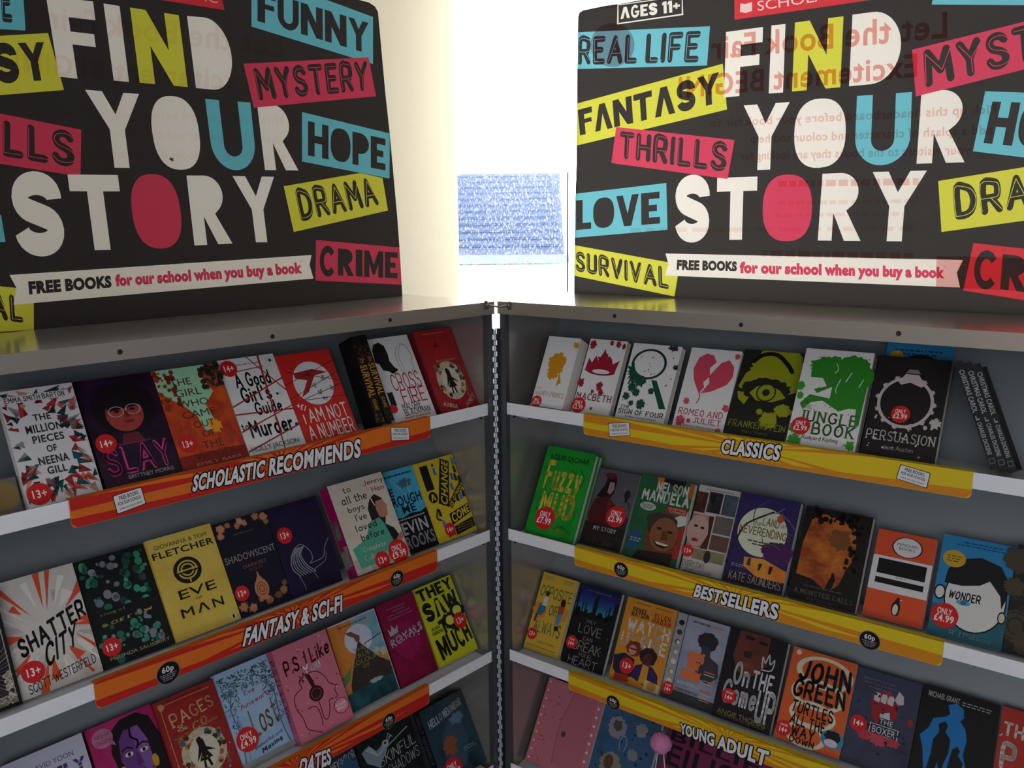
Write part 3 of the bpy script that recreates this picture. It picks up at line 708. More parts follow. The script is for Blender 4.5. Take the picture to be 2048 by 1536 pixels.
        for i in range(n):
            q = i / (n - 1) * (len(cs) - 1); j = min(int(q), len(cs) - 2); f = q - j
            c = [cs[j][x] * (1 - f) + cs[j + 1][x] * f for x in range(3)]
            hx = ''.join('%02x' % int(255 * (1.055 * v ** (1 / 2.4) - .055 if v > .0031308 else 12.92 * v) + .5) for v in c)
            poly([(u0, v0 + (v1 - v0) * i / n), (u1, v0 + (v1 - v0) * i / n), (u1, v0 + (v1 - v0) * (i + 1) / n), (u0, v0 + (v1 - v0) * (i + 1) / n)], ink(hx))

SITES = []
def BK(C, row, px, n, T, bg, label, arts, stickers=(), spine=None, kind='paperback_book', group=None, cat='book', pages=True, lean=None, extra=None):
    SITES.append(dict(C=C, row=row, px=[tuple(float(c) for c in q.split(',')) for q in px.split()], n=n / 1000, T=T / 1000, bg=bg, label=label,
                      arts=arts, st=stickers, spine=spine, kind=kind, group=group, cat=cat, pages=pages, lean=lean, extra=extra))
def on_cover_plane(s, th, p):
    """pixel -> (x along shelf, s up the cover) on the leaning plane of a front cover"""
    C = s['C']; F = FLOORZ[s['row']]; d0 = max(.058 - s['n'] / math.cos(th), .006 - s['T'] * math.tan(th) * math.sin(th))
    Y = C.n * math.sin(th) + Vector((0, 0, math.cos(th))); Z = -C.n * math.cos(th) + Vector((0, 0, math.sin(th)))
    Q = C.o + C.n * d0 + Vector((0, 0, F)); r = ray(p)
    P = r * (Q.dot(Z) / r.dot(Z)) - Q
    return P.dot(C.X), P.dot(Y), Q, Y, Z
def fit(s):
    best = None
    cand = [math.radians(a) for a in ([s['lean']] if s['lean'] else [x * .5 for x in range(48, 69)])]
    for th in cand:
        c = [on_cover_plane(s, th, p)[:2] for p in s['px']]
        e = abs(c[0][0] - c[3][0]) + abs(c[1][0] - c[2][0])
        if best is None or e < best[0]: best = (e, th, c)
    _, th, c = best
    s['c'] = c; s['th'] = th; s['x0'] = (c[0][0] + c[3][0]) / 2; s['x1'] = (c[1][0] + c[2][0]) / 2; s['top'] = (c[0][1] + c[1][1]) / 2
STK = {}
def sticker(kind, parent, w, u, v, r, h, lay, rot=0.0):
    """round red price or age sticker as a part of its book"""
    m = MB(); z = .0004 + lay * .00006
    c = ((u - .5) * w, v * h); R = r * w
    cs, sn = math.cos(rot), math.sin(rot)
    def put(p, zz): return (c[0] + (p[0] * cs - p[1] * sn) * R, c[1] + (p[0] * sn + p[1] * cs) * R, zz)
    m.poly([put(p, z) for p in disc((0, 0), 1, 1, 28)], ink('cf2026'))
    lines = {'13': [('13+', '-.68,-.34,.68,.36')], '14': [('14+', '-.68,-.34,.68,.36')], 'y14': [('14+', '-.6,-.52,.6,.1'), ('YOU ARE', '-.5,.3,.5,.55')]}.get(kind) or [('ONLY', '-.58,.1,.5,.55'), ('\u00a3' + kind, '-.74,-.5,.74,.02')]
    for t, b in lines:
        for vs, fs in word(t, box_q(*[float(q) for q in b.split(',')]), 't'): m.faces([put(p, z + .0001) for p in vs], fs, ink('f4eeea'))
    o = m.build('age_sticker' if kind in ('13', '14', 'y14') else 'price_sticker'); o.parent = parent
    o['label'] = 'red round sticker with white figures'
    return o
def place_books():
    for s in SITES: fit(s)
    for C in (LC, RC):                        # neighbours meet edge to edge and never run into each other
        for row in range(4):
            L_ = sorted([s for s in SITES if s['C'] is C and s['row'] == row and not s['extra']], key=lambda q: q['x0'] + q['x1'])
            for a, b in zip(L_, L_[1:]):
                if a['x1'] > b['x0'] - .0008:
                    q = (a['x1'] + b['x0']) / 2; a['x1'] = q - .0004; b['x0'] = q + .0004
    for s in SITES:                           # nothing runs into the side panel at the hinge
        if s['C'] is LC: s['x1'] = min(s['x1'], -.0085)
        else: s['x0'] = max(s['x0'], .012)
    for s in SITES: build_book(s)
def build_book(s):
    C, th, T = s['C'], s['th'], s['T']; w = s['x1'] - s['x0']
    _, _, Q, Y, Z = on_cover_plane(s, th, (1024, 900))
    sb = T * math.tan(th) + .0002; h = s['top'] - sb
    org = Q + C.X * ((s['x0'] + s['x1']) / 2) + Y * sb
    X = C.X
    if s['extra'] is True and s['n'] > 0:     # a book that leans sideways against its neighbours
        c = s['c']; tc_ = ((c[0][0] + c[1][0]) / 2, (c[0][1] + c[1][1]) / 2); bc = ((c[3][0] + c[2][0]) / 2, (c[3][1] + c[2][1]) / 2)
        dx, dy = tc_[0] - bc[0], tc_[1] - bc[1]; l = math.hypot(dx, dy); dx, dy = dx / l, dy / l
        w = ((c[1][0] - c[0][0]) + (c[2][0] - c[3][0])) / 2 * dy
        k = (bc[1] - sb - abs(dx) * w / 2) / dy; h = l + k
        org = Q + C.X * (bc[0] - dx * k) + Y * (sb + abs(dx) * w / 2)
        X, Y = C.X * dy - Y * dx, C.X * dx + Y * dy
    Mx = Matrix(((X.x, Y.x, Z.x, org.x), (X.y, Y.y, Z.y, org.y), (X.z, Y.z, Z.z, org.z), (0, 0, 0, 1)))
    root = tag(empty(s['kind'], matrix=Mx), s['label'], s['cat'], s['group'] or GROUPS[C.s, s['row']])
    m = MB(); cv = ink(s['bg']); sp = ink(s['spine'] or s['bg']); hard = s['kind'] == 'hardback_book'; ct = .0025 if hard else .0007; g = .003 if hard else .0006
    m.box((-w / 2, 0, -ct), (w / 2, h, 0), cv); m.box((-w / 2, 0, -T), (w / 2, h, -T + ct), cv); m.box((-w / 2, 0, -T + ct), (-w / 2 + ct, h, -ct), sp)
    for i, el in enumerate(s['arts']):
        if el[0] == 'spine':                  # writing down the spine
            fn = quad_map([(-.2 * T - .3 * T, el[3] * h), (-.5 * T - .3 * T, el[3] * h), (-.8 * T, el[2] * h), (-.2 * T, el[2] * h)])
            for vs, fs in word(el[1], [(-.25 * T, el[3] * h), (-.25 * T, el[2] * h), (-.78 * T, el[2] * h), (-.78 * T, el[3] * h)], el[5] if len(el) > 5 else 't'):
                m.faces([(-w / 2 - .0003, p[1], p[0]) for p in vs], fs, ink(el[4]))
        elif el[0] == 'spinebox': m.poly([(-w / 2 - .0002, y, z) for y, z in ((el[2] * h, -el[1] * T), (el[2] * h, -el[3] * T), (el[4] * h, -el[3] * T), (el[4] * h, -el[1] * T))], art(el[5], el[6]) if len(el) > 6 else ink(el[5]))
        else: art_faces(m, el, w, h, i, C is RC)
    o = m.build('cover'); o.parent = root
    if s['pages']:
        m = MB(); m.box((-w / 2 + ct, g, -T + ct), (w / 2 - g, h - g, -ct), PAGES); o = m.build('page_block'); o.parent = root
    for j, t in enumerate(s['st']): sticker(t[0], root, w, t[1], t[2], t[3], h, len(s['arts']) + 2 + j * 3, t[4] if len(t) > 4 else 0.0)
    s['root'] = root; s['w'] = w; s['h'] = h
    return root
GROUPS = {(-1, 0): 'books on the top left shelf', (-1, 1): 'books on the second left shelf', (-1, 2): 'books on the third left shelf', (-1, 3): 'books on the bottom left shelf',
          (1, 0): 'books on the top right shelf', (1, 1): 'books on the second right shelf', (1, 2): 'books on the third right shelf', (1, 3): 'things on the bottom right shelf'}
WH, BK_ = 'e9e9ec', '141318'

# ---------------------------------------------------------------- left case, top shelf
BK(LC, 0, '2,786 142,763 205,975 45,1004', 14, 16, 'dcdbe0', 'white paperback with a burst of red and teal shards, leftmost standing book of its shelf',
   [('shard', 120, 5, 'b8323a 0f3a42 8e2a30 c98a80 20262b 0d5257 d9574c 8d8f95', True),
    ('r', .02, .885, .92, .945, 'dcdbe0'), ('h', 'EMMA SMITH BARTON', '.06,.895,.86,.935', '4a4a50', .15)] +
   [('t', t, b, '26262c') for t, b in (('THE', '.36,.71,.6,.765'), ('MILLION', '.22,.61,.72,.675'), ('PIECES', '.27,.52,.7,.58'), ('OF', '.42,.43,.56,.485'), ('NEENA', '.27,.33,.68,.395'), ('GILL', '.35,.245,.62,.305'))] + [('x', 'TIMELY, RELATABLE AND UPLIFTING', '.3,.075,.92,.095', '6b4a50')], [('13', .17, .1, .16)])
BK(LC, 0, '150,768 299,740 366,943 209,977', 9, 14, '1d0f22', 'dark purple paperback with a face in glasses and pink neon lettering',
   [('m', 0, 0, 1, 1, '120a18 24102c 3b1238', 22), ('e', .52, .7, .42, .24, '140a14'), ('em', .5, .64, .24, .165, '8d2f38 b0483f 5f1c3a', 24), ('p', '.4,.46 .6,.46 .66,.36 .36,.36', '6d2330'), ('p', '.3,.68 .7,.7 .76,.8 .5,.86 .28,.8', '170b16'),
    ('ring', .4, .67, .1, .05, .12, 'c9b3b0'), ('ring', .62, .675, .1, .05, .12, 'c9b3b0'), ('e', .41, .672, .035, .014, '2a0f18'), ('e', .61, .676, .035, .014, '2a0f18'), ('p', '.5,.67 .53,.67 .57,.605 .48,.605', '7a2a30'), ('e', .53, .565, .07, .014, '7d1f35'),
    ('x', 'and this is my game...', '.3,.36,.75,.38', '8d4a8a'), ('h', 'SLAY', '.08,.12,.92,.33', 'd63a8a', .17), ('h', 'SLAY', '.08,.12,.92,.33', '2b1030', .1), ('x', 'BRITTNEY MORRIS', '.3,.05,.9,.085', 'b5a9b0')], [('14', .16, .4, .13)])
BK(LC, 0, '304,747 432,722 498,912 367,943', 9, 14, 'b7371d', 'red orange paperback with a pale green tree shaped opening and thin capitals',
   [('m', 0, 0, 1, 1, '8f2a1c c2421d d8601f', 26), ('pm', '0,1 .78,1 .7,.85 .8,.72 .62,.6 .68,.42 .62,.36 .5,.34 .44,.5 .3,.62 .14,.7 0,.8', '8fd0a8 a6dfba 7fc49c', 20), ('dots', 60, 3, .68, .76, 1, 1, .015, .05, '2c4a44 36332c 5b3a2a'), ('dots', 50, 4, 0, .62, .3, .98, .015, .045, 'a8431f 8a3a20'), ('b', .66, .38, .1, 'f0a022', 3, .3), ('m', 0, 0, 1, .14, '7d1a18 9a2a1a', 30)] +
   [('x', t, b, 'c' and '5a2f22') for t, b in (('THE', '.2,.82,.52,.89'), ('GIRL', '.22,.71,.62,.78'), ('WHO', '.22,.6,.68,.67'), ('CAME', '.22,.49,.74,.56'), ('OUT', '.34,.385,.66,.45'), ('OF', '.42,.285,.62,.345'), ('THE', '.38,.175,.7,.245'), ('WOODS', '.22,.08,.86,.145'))] + [('x', 'EMILY BARR', '.2,.025,.9,.055', 'c7827a')], [('13', .17, .25, .13)])
BK(LC, 0, '433,722 545,707 613,887 499,912', 9, 14, 'dfe2e4', 'white paperback with black brush lettering and criss-crossed red threads',
   [('m', 0, 0, 1, 1, 'd3d8da e6e8ea f0f0f0', 12), ('sm', .3, .92, .72, .935, '8fa4b8', 2), ('h', 'A Good', '.18,.7,.8,.83', '18181c', .15), ('h', "Girl's", '.2,.54,.72,.68', '18181c', .15), ('h', 'Guide', '.35,.395,.82,.51', '18181c', .15), ('h', 'to', '.02,.27,.14,.33', '18181c', .14), ('h', 'Murder', '.14,.18,.9,.33', '18181c', .15)] +
   [('p', q, 'a81f2b') for q in ('.0,.845 .75,.875 .75,.885 .0,.855', '.7,1 .735,1 .62,0 .6,0', '.5,1 .52,1 1,.6 1,.58', '0,.5 1,.72 1,.735 0,.515', '0,.42 1,.38 1,.395 0,.435', '0,.24 1,.42 1,.43 0,.255', '0,.04 .95,.2 .95,.215 0,.055')] + [('e', .96, .22, .035, .02, '2b3f8a'), ('e', .82, .57, .022, .014, '23252b'), ('e', .9, .93, .025, .016, '23252b'), ('x', 'HOLLY JACKSON', '.05,.035,.9,.085', '3a3a3e')], [('14', .15, .9, .14)])
BK(LC, 0, '549,712 657,698.5 717,861 614,887', 9, 14, 'cf2a24', 'red paperback with a white moon, barbed wire and tall white capitals',
   [('em', .5, .64, .36, .25, 'd9d9dc e6e6e6', 20), ('p', '.2,.78 .55,.8 .82,.74 .56,.72 .36,.55 .2,.5 .4,.68 .2,.72', 'a8252a')] +
   [('p', q, '2a2226') for q in ('0,.66 1,.86 1,.867 0,.667', '0,.5 1,.72 1,.727 0,.507', '0,.47 1,.44 1,.447 0,.477', '0,.44 1,.58 1,.587 0,.447', '.1,.8 1,.62 1,.627 .1,.807')] + [('ray', u, v, 6, .0, .045, .2, '2a2226', i) for i, (u, v) in enumerate(((.45, .76), (.7, .68), (.5, .61), (.8, .55), (.55, .53), (.6, .45)))] + [('h', 'I AM NOT', '.1,.215,.93,.36', 'f2eceb', .13), ('h', 'A NUMBER', '.1,.03,.95,.18', 'f2eceb', .13)], [('13', .13, .4, .13, 2.6)])
BK(LC, 0, '732,682 812,667 873,828 792,845', 12, 14, WH, 'white paperback with a black head silhouette and thin red scrawled capitals',
   [('p', '.05,.86 .12,.93 .26,.95 .36,.9 .38,.8 .36,.72 .42,.64 .5,.6 .34,.56 .26,.6 .14,.62 .1,.7 .02,.72 .04,.8', '19181c'), ('l', '.68,.88 .56,.8 .56,.6 .66,.54', .012, '9a9aa2'), ('l', '.74,.89 .62,.76 .64,.58', .01, '9a9aa2'), ('l', '.72,.9 .84,.88 .9,.8 .92,.72 .86,.66 .88,.6 .8,.56', .012, '8a8a94'),
    ('h', 'CROSS', '.22,.37,.92,.55', 'c8323e', .1), ('h', 'FIRE', '.34,.2,.92,.36', 'c8323e', .1), ('h', 'MALORIE', '.26,.13,.72,.205', '38323a', .13), ('h', 'BLACKMAN', '.27,.065,.9,.13', '38323a', .13), ('t', 'A NOUGHTS & CROSSES NOVEL', '.22,.03,.88,.05', 'c8323e'), ('r', .03, .2, .16, .36, '1d1b20'), ('e', .05, .17, .1, .05, 'd22a30')])
def vignette(c, mid): return [('em', .52, .36, .36, .235, 'b8a98a c9bda0 a8997c', 40), ('dots', 60, 8, .2, .16, .86, .56, .02, .05, 'b0604a 4a6a7a 7a6a4a 39342c c98a5a'), ('em', .52, .36, .24, .165, 'cfc8b2 ddd6c2', 30), ('p', '.44,.5 .5,.52 .55,.48 .56,.4 .7,.33 .56,.36 .62,.28 .56,.28 .58,.2 .54,.2 .52,.27 .49,.27 .48,.2 .44,.2 .46,.28 .4,.28 .47,.36 .36,.28 .45,.42', '17140f')]
BK(LC, 0, '825,665 910,652.5 966,806 886.5,826', 24, 22, '9c1f24', 'dark red hardback with a round picture of a girl in silhouette, next to the hinge',
   [('m', 0, 0, 1, 1, '8c1b20 a8262a 9c1f24', 14), ('sm', .2, .95, .74, .958, 'c98a84', 2), ('p', '.38,.78 .44,.86 .48,.78', '6d1418'), ('h', 'Tilly and the Bookwanderers', '.3,.6,.82,.63', 'd0a89c', .12)] + vignette(0, 0) + [('s', 'ANNA', '.1,.07 .46,.02 .44,-.03 .08,.02'.replace('-.03', '.0') and '.12,.13 .46,.06 .44,.015 .09,.085', 'd9c9b8', .09), ('s', 'JAMES', '.64,.05 .95,.16 .97,.11 .66,.0', 'd9c9b8', .09)],
   spine='5f1216', kind='hardback_book')

# ---------------------------------------------------------------- left case, second shelf
BK(LC, 1, '-150,1216 -2,1172 47,1424 -100,1470', 14, 18, '1d1826', 'dark patterned hardback with thin gold rays, at the far left of the second shelf',
   [('ray', .5, .3, 60, .1, .8, .006, '8a8298 b8a878', 2), ('r', .955, 0, 1, 1, '100f12'), ('r', .93, .05, .945, 1, 'a8a29a'), ('dots', 60, 6, .55, .03, .93, .1, .02, .04, 'c9c2b0 b8b09c'), ('dots', 30, 7, .84, .06, .93, .3, .02, .035, 'c9c2b0'), ('r', 0, .0, 1, .03, '100f12')], kind='hardback_book')
BK(LC, 1, '-22,1172 144,1126 212,1358 47,1424', 10, 16, 'c9c4be', 'pale grey paperback with orange splinters and rough black brush lettering',
   [('m', 0, 0, 1, 1, 'b8b4b0 d2cdc8 dcd8d4', 10), ('ray', .5, .5, 20, .28, .72, .1, 'd9512f dcd6ce d9512f e6e2de b8b2ac', 12), ('ray', .5, .5, 17, .3, .8, .04, 'd9512f ece8e4', 31), ('b', .5, .46, .34, 'd6d1cb', 4, .25, .8), ('h', 'SHATTER', '.1,.47 .98,.66 1.0,.53 .12,.34'.replace('1.0', '.99'), '17161a', .17), ('h', 'CITY', '.4,.37 .83,.47 .78,.31 .36,.2', '17161a', .15), ('h', 'SCOTT WESTERFELD', '.1,.1 .95,.17 .95,.1 .1,.03', '1d1b20', .13)], [('13', .2, .2, .14)])
BK(LC, 1, '146,1126 287,1087 357,1300 213,1358', 9, 14, '0f1416', 'black paperback scattered with blurred green and grey lights',
   [('dots', 90, 4, .04, .04, .96, .96, .02, .06, '1f6a56 2f8a6c 6f7a88 17463c 3f9a7c 8a8294 1c5a4c'), ('r', .04, .38, .96, .5, '0f1416'), ('dots', 20, 9, .5, .1, .9, .4, .02, .055, '2f8a6c 6f8a98'), ('s', 'sorrow', '.12,.4 .9,.42 .9,.38 .12,.36'.replace('.9,', '.86,'), 'c9a860', .1), ('s', 'song of', '.14,.46,.5,.485', 'b09a6a', .08), ('x', 'MELINDA SALISBURY', '.1,.055,.95,.085', 'b0a080')], [('13', .17, .17, .13)])
BK(LC, 1, '287,1086 419,1045 487,1251 358,1300', 13, 18, 'd6b94a', 'gold metallic paperback with black capitals and a round black emblem',
   [('m', 0, 0, 1, 1, 'c2a640 d9bf55 e6d070', 4), ('x', 'GIOVANNA & TOM', '.08,.89,.9,.93', '1d1a12'), ('t', 'FLETCHER', '.02,.8,.97,.86', '1d1a12'), ('e', .46, .62, .21, .13, '16130c'), ('ring', .46, .625, .15, .093, .16, 'd6b94a'), ('ring', .46, .625, .1, .062, .22, 'd6b94a'), ('r', .3, .618, .62, .632, 'd6b94a'), ('r', .3, .6, .62, .612, '16130c'), ('r', .45, .5, .47, .55, 'd6b94a'), ('x', 'EVE', '.2,.365,.8,.45', '16130c'), ('x', 'EVE', '.203,.368,.803,.453', '16130c'), ('x', 'OF', '.44,.32,.55,.345', '16130c'), ('x', 'M', '.16,.19,.38,.275', '16130c'), ('x', 'M', '.164,.193,.384,.278', '16130c'), ('p', '.42,.19 .455,.19 .51,.262 .565,.19 .6,.19 .53,.278 .49,.278', '16130c'), ('x', 'N', '.64,.19,.84,.275', '16130c'), ('x', 'N', '.644,.193,.844,.278', '16130c'), ('e', .9, .05, .04, .025, 'd8d8d8'), ('e', .9, .05, .018, .02, '222222')])
BK(LC, 1, '421,1050 529,1021 588,1211 487,1250', 6, 12, '111019', 'black paperback with copper flowers at its corners and a copper perfume bottle',
   [('m', 0, 0, 1, 1, '0e0d16 15142a 0f0e18', 12)] + [('b', u, v, r, c, i, .3) for i, (u, v, r, c) in enumerate(((.12, .93, .07, 'c98662'), (.25, .95, .05, 'b06f50'), (.48, .96, .06, 'd0906a'), (.42, .92, .05, 'b87a58'), (.56, .93, .05, 'c98662'), (.78, .965, .06, 'b87858'), (.93, .94, .07, 'c07c5c'), (.96, .88, .05, '9a6a44'), (.08, .86, .06, 'c98662'), (.12, .1, .08, 'b87a58'), (.28, .06, .07, 'c98662'), (.45, .12, .05, '8a5a40'), (.6, .08, .07, 'a06a4a'), (.78, .1, .06, '7a5038'), (.9, .13, .07, '9a6a44'), (.95, .2, .05, '7a5038')))] +
   [('sm', .3, .83, .68, .845, '5a4a44', 2), ('x', 'SHADOWSCENT', '.02,.56,.98,.63', '9a948e'), ('x', 'DARKEST', '.3,.47,.76,.505', '8a5f48'), ('x', 'BLOOM', '.4,.425,.66,.455', '6a4a3a'), ('e', .52, .22, .13, .105, 'c07c58'), ('p', '.45,.31 .59,.31 .54,.36 .53,.4 .51,.4 .5,.36', 'c07c58'), ('ring', .52, .22, .09, .07, .15, '7a4a34'), ('ring', .52, .22, .05, .04, .3, '7a4a34'), ('p', '.44,.13 .6,.13 .62,.1 .42,.1', 'c07c58')], [('13', .15, .24, .13)])
BK(LC, 1, '531,1020 630,990 690,1174 588,1211', 6, 12, '150f24', 'dark violet paperback with a white line drawing of a long-haired woman',
   [('m', 0, 0, 1, 1, '120d1e 1c1238 241448', 14)] + [('l', '%.2f,.5 %.2f,.42 %.2f,.3 %.2f,.2' % (.3 + i * .03, .2 + i * .03, .16 + i * .045, .26 + i * .05), .012, 'aab4c0') for i in range(7)] + [('l', '.3,.5 .42,.53 .52,.48 .58,.4 .56,.33 .5,.3 .6,.3 .78,.32 .86,.42 .98,.5', .011, '9aa2ae'), ('l', '.56,.12 .54,.22 .78,.27 .86,.36', .011, '8a92a0'), ('l', '.24,.2 .28,.1 .28,.04', .011, '8a92a0')], [('13', .2, .67, .14)])
BK(LC, 1, '654,975 761,942 824,1118 719,1159', 36, 34, 'cfc6b4', 'thick cream boxed book with a girl in a green top and black handwriting',
   [('m', 0, 0, 1, 1, 'c6bda8 d6cebe c9c0ae', 8), ('m', 0, 0, 1, .16, 'a8a098 d0c8bc 8f8880', 30), ('p', '.62,.74 .74,.78 .84,.72 .88,.62 .86,.54 .8,.5 .72,.36 .6,.3 .54,.5 .54,.64', '2a2422'), ('p', '.72,.7 .84,.7 .9,.62 .86,.58 .86,.52 .76,.5 .7,.52 .68,.62', 'b98468'), ('p', '.5,.5 .68,.52 .8,.36 .78,.2 .4,.06 .1,.06 .06,.28 .34,.34', '4fa68c'), ('p', '.74,.44 .88,.36 .94,.24 .8,.2', '1f1a1a'), ('p', '.78,.2 .98,.3 1,.24 .86,.14', 'b07a60'),
    ('l', '.6,.72 .64,.76 .68,.66', .02, 'd8d0c4'), ('h', 'to', '.22,.88,.36,.94', '2b2926', .12), ('h', 'all the', '.14,.76,.6,.84', '2b2926', .12), ('h', 'boys', '.2,.66,.5,.72', '2b2926', .12), ('h', "I've", '.28,.55,.48,.62', '2b2926', .12), ('h', 'loved', '.22,.44,.6,.51', '2b2926', .12), ('h', 'before', '.26,.33,.68,.4', '2b2926', .12), ('h', 'Jenny', '.6,.9,.98,.95', 'c23a56', .13), ('h', 'Han', '.72,.81,.95,.86', 'c23a56', .13), ('h', 'Complete', '.22,.21,.64,.26', 'e6e0d8', .1), ('h', 'Collection', '.2,.12,.66,.17', 'e6e0d8', .1),
    ('spinebox', .1, .12, .55, .34, '6a6a6c 8a8488 3a3a40', 40), ('spinebox', .55, .1, .95, .3, '5a6470 807a7c 3a3a40', 40), ('spinebox', .3, .42, .8, .62, '6a7a78 50605c 3a4440', 40)], [('13', .48, .07, .13), ('9.99', .8, .1, .18)], spine='9c1058')
BK(LC, 1, '752,948 825,931 882,1098 818,1118', 10, 14, '3aa0c8', 'bright blue and black paperback with a lightning sky and cracked white capitals',
   [('m', 0, .42, 1, 1, '2f95c2 4ab0d6 2a7fae', 10), ('b', .6, .82, .2, '4a6a80', 5, .3, .5), ('l', '.4,.8 .5,.7 .42,.62 .5,.52', .012, 'a8dcee'), ('l', '.7,.82 .66,.72 .76,.64', .012, 'a8dcee'), ('l', '.5,.7 .6,.66', .01, 'a8dcee'), ('p', '0,.44 .3,.43 .5,.46 .8,.44 1,.47 1,0 0,0', '0e0f12'), ('sm', .1, .92, .9, .945, '1a4a62', 2), ('t', 'E', '.1,.7,.24,.79', '0f1d28'), ('t', 'ROUGH', '.1,.57,.98,.68', '0f1d28'), ('t', 'ME', '.3,.47,.72,.56', '0f1d28'), ('sm', .06, .4, .9, .415, 'b8bcc0', 2), ('t', 'EVIN', '.12,.23,.92,.37', 'b8b6be'), ('t', 'ROOKS', '.12,.06,.98,.2', '86848c')] + [('l', q, .014, '0e0f12') for q in ('.2,.38 .3,.3 .26,.22', '.5,.38 .46,.3 .56,.24', '.8,.37 .74,.3 .84,.22', '.3,.2 .4,.12 .34,.06', '.7,.2 .62,.13 .7,.06')], [])
BK(LC, 1, '826,931 909,905 965,1070 883,1098', 13, 16, 'd8bd30', 'yellow paperback with black word blocks and small dancing figures',
   [('p', '.1,.95 .3,.95 .3,.64 .1,.64', '17150f'), ('e', .2, .55, .11, .07, '17150f'), ('D', 'A', '.14,.51,.26,.59', 'd8bd30'), ('p', '.66,.99 .86,.92 .5,.38 .28,.46', '17150f'), ('t', 'CHANGE', '.34,.46 .7,.97 .82,.915 .47,.4', 'd8bd30'), ('p', '.5,.42 .94,.64 .99,.58 .56,.35', '17150f'), ('t', 'IS GONNA', '.53,.415 .93,.615 .96,.58 .57,.365', 'd8bd30'), ('p', '.44,.3 .98,.36 .98,.24 .44,.16', '17150f'), ('t', 'COME', '.47,.285 .96,.345 .96,.255 .47,.18', 'e0c63a'), ('p', '.48,.14 .98,.18 .98,.06 .46,.03', '17150f')] +
   [('p', '%.2f,%.2f %.2f,%.2f %.2f,%.2f %.2f,%.2f' % (u, v + .06, u + .05, v + .05, u + .06, v - .04, u - .01, v - .03), c) for u, v, c in ((.4, .84, '3a7ac0'), (.92, .9, '3a7ac0'), (.9, .8, '17150f'), (.78, .72, '2f6cb0'), (.86, .7, '17150f'), (.7, .6, '3a7ac0'), (.94, .66, '17150f'), (.74, .45, '17150f'), (.84, .46, '3a7ac0'), (.92, .48, '17150f'), (.22, .2, '3a7ac0'), (.2, .34, '17150f'))] + [('e', .42, .93, .025, .018, '17150f'), ('l', '.2,.4 .12,.3 .2,.26', .03, '17150f'), ('l', '.3,.1 .28,.04', .03, '17150f'), ('l', '.4,.1 .42,.05', .03, '17150f')] + [('sm', .52, v, .94, v + .01, '8a7a30', 2) for v in (.07, .1, .13)], [('14', .33, .12, .13)])

# ---------------------------------------------------------------- left case, third shelf
BK(LC, 2, '2,1530 163,1468 214,1630 50,1700', 12, 16, 'c6c8de', 'lavender white paperback with purple block lettering at the lower left',
   [('x', 'DAVID YOON', '.28,.84,.84,.885', '5a5878'), ('D', 'FAMILY', '.1,.68,.95,.8', '4a3a72'), ('r', .1, .72, .95, .726, 'c6c8de'), ('r', .1, .755, .95, .761, 'c6c8de')])
BK(LC, 2, '167,1462 301,1408 366,1600 228,1650', 9, 14, 'a81f5e', 'magenta paperback with a purple-skinned woman with flowing black hair',
   [('m', 0, 0, 1, 1, '96184e b3246a c03a78', 12), ('p', '.34,.9 .5,.97 .75,.98 .92,.9 1,.7 1,0 .75,0 .8,.5 .3,.5 .26,.7', '141018'), ('p', '.4,.78 .5,.86 .72,.86 .8,.7 .8,.5 .72,.38 .55,.34 .42,.45 .36,.6', '6a3a86'), ('p', '.6,.86 .72,.86 .8,.7 .8,.5 .72,.4 .62,.5', '7f57a0'), ('l', '.6,.86 .58,.78 .66,.72 .62,.66', .03, '141018'), ('e', .49, .63, .06, .022, 'e0d8e4'), ('e', .49, .63, .026, .02, '2a1a18'), ('e', .71, .62, .06, .022, 'e0d8e4'), ('e', .71, .62, .026, .02, '2a1a18'), ('l', '.4,.68 .48,.7 .56,.67', .022, '1a1220'), ('l', '.64,.67 .72,.69 .8,.66', .022, '1a1220'), ('p', '.58,.62 .62,.62 .66,.5 .56,.5', '593078'), ('em', .2, .87, .15, .09, 'b56a92 c27fa2', 20), ('p', '.26,.8 .32,.84 .36,.76', 'b56a92'), ('h', 'NISHA', '.1,.875,.31,.915', '7d1f4a', .1), ('h', 'SHARMA', '.09,.815,.33,.855', '7d1f4a', .1), ('e', .35, .5, .05, .05, 'c09a2a'), ('e', .82, .48, .05, .06, 'c09a2a')])
BK(LC, 2, '305,1410 425,1356 490,1543 366,1600', 16, 20, '9a2420', 'red hardback with gold title lettering and a girl silhouette in a round wreath',
   [('m', 0, 0, 1, 1, '8c1e1c a82a26', 14), ('l', '.08,.2 .08,.9 .12,.94 .9,.94', .012, 'b8955a'), ('b', .1, .93, .05, 'b8955a', 3, .3), ('sm', .2, .958, .82, .968, '6a1a1a', 2), ('s', 'PAGES', '.16,.82 .88,.86 .9,.75 .18,.7', 'd8b478', .1), ('s', '&', '.22,.64,.4,.7', 'd8b478', .1), ('s', 'CO', '.46,.66 .72,.69 .72,.62 .46,.58', 'd8b478', .1), ('h', 'TILLY AND THE BOOKWANDERERS', '.14,.6 .88,.63 .88,.605 .14,.575'.replace('.6 ', '.59 '), 'c99a70', .12)] + vignette(0, 0) + [('dots', 26, 5, .05, .1, .95, .6, .008, .014, 'd0a06a')], kind='hardback_book')
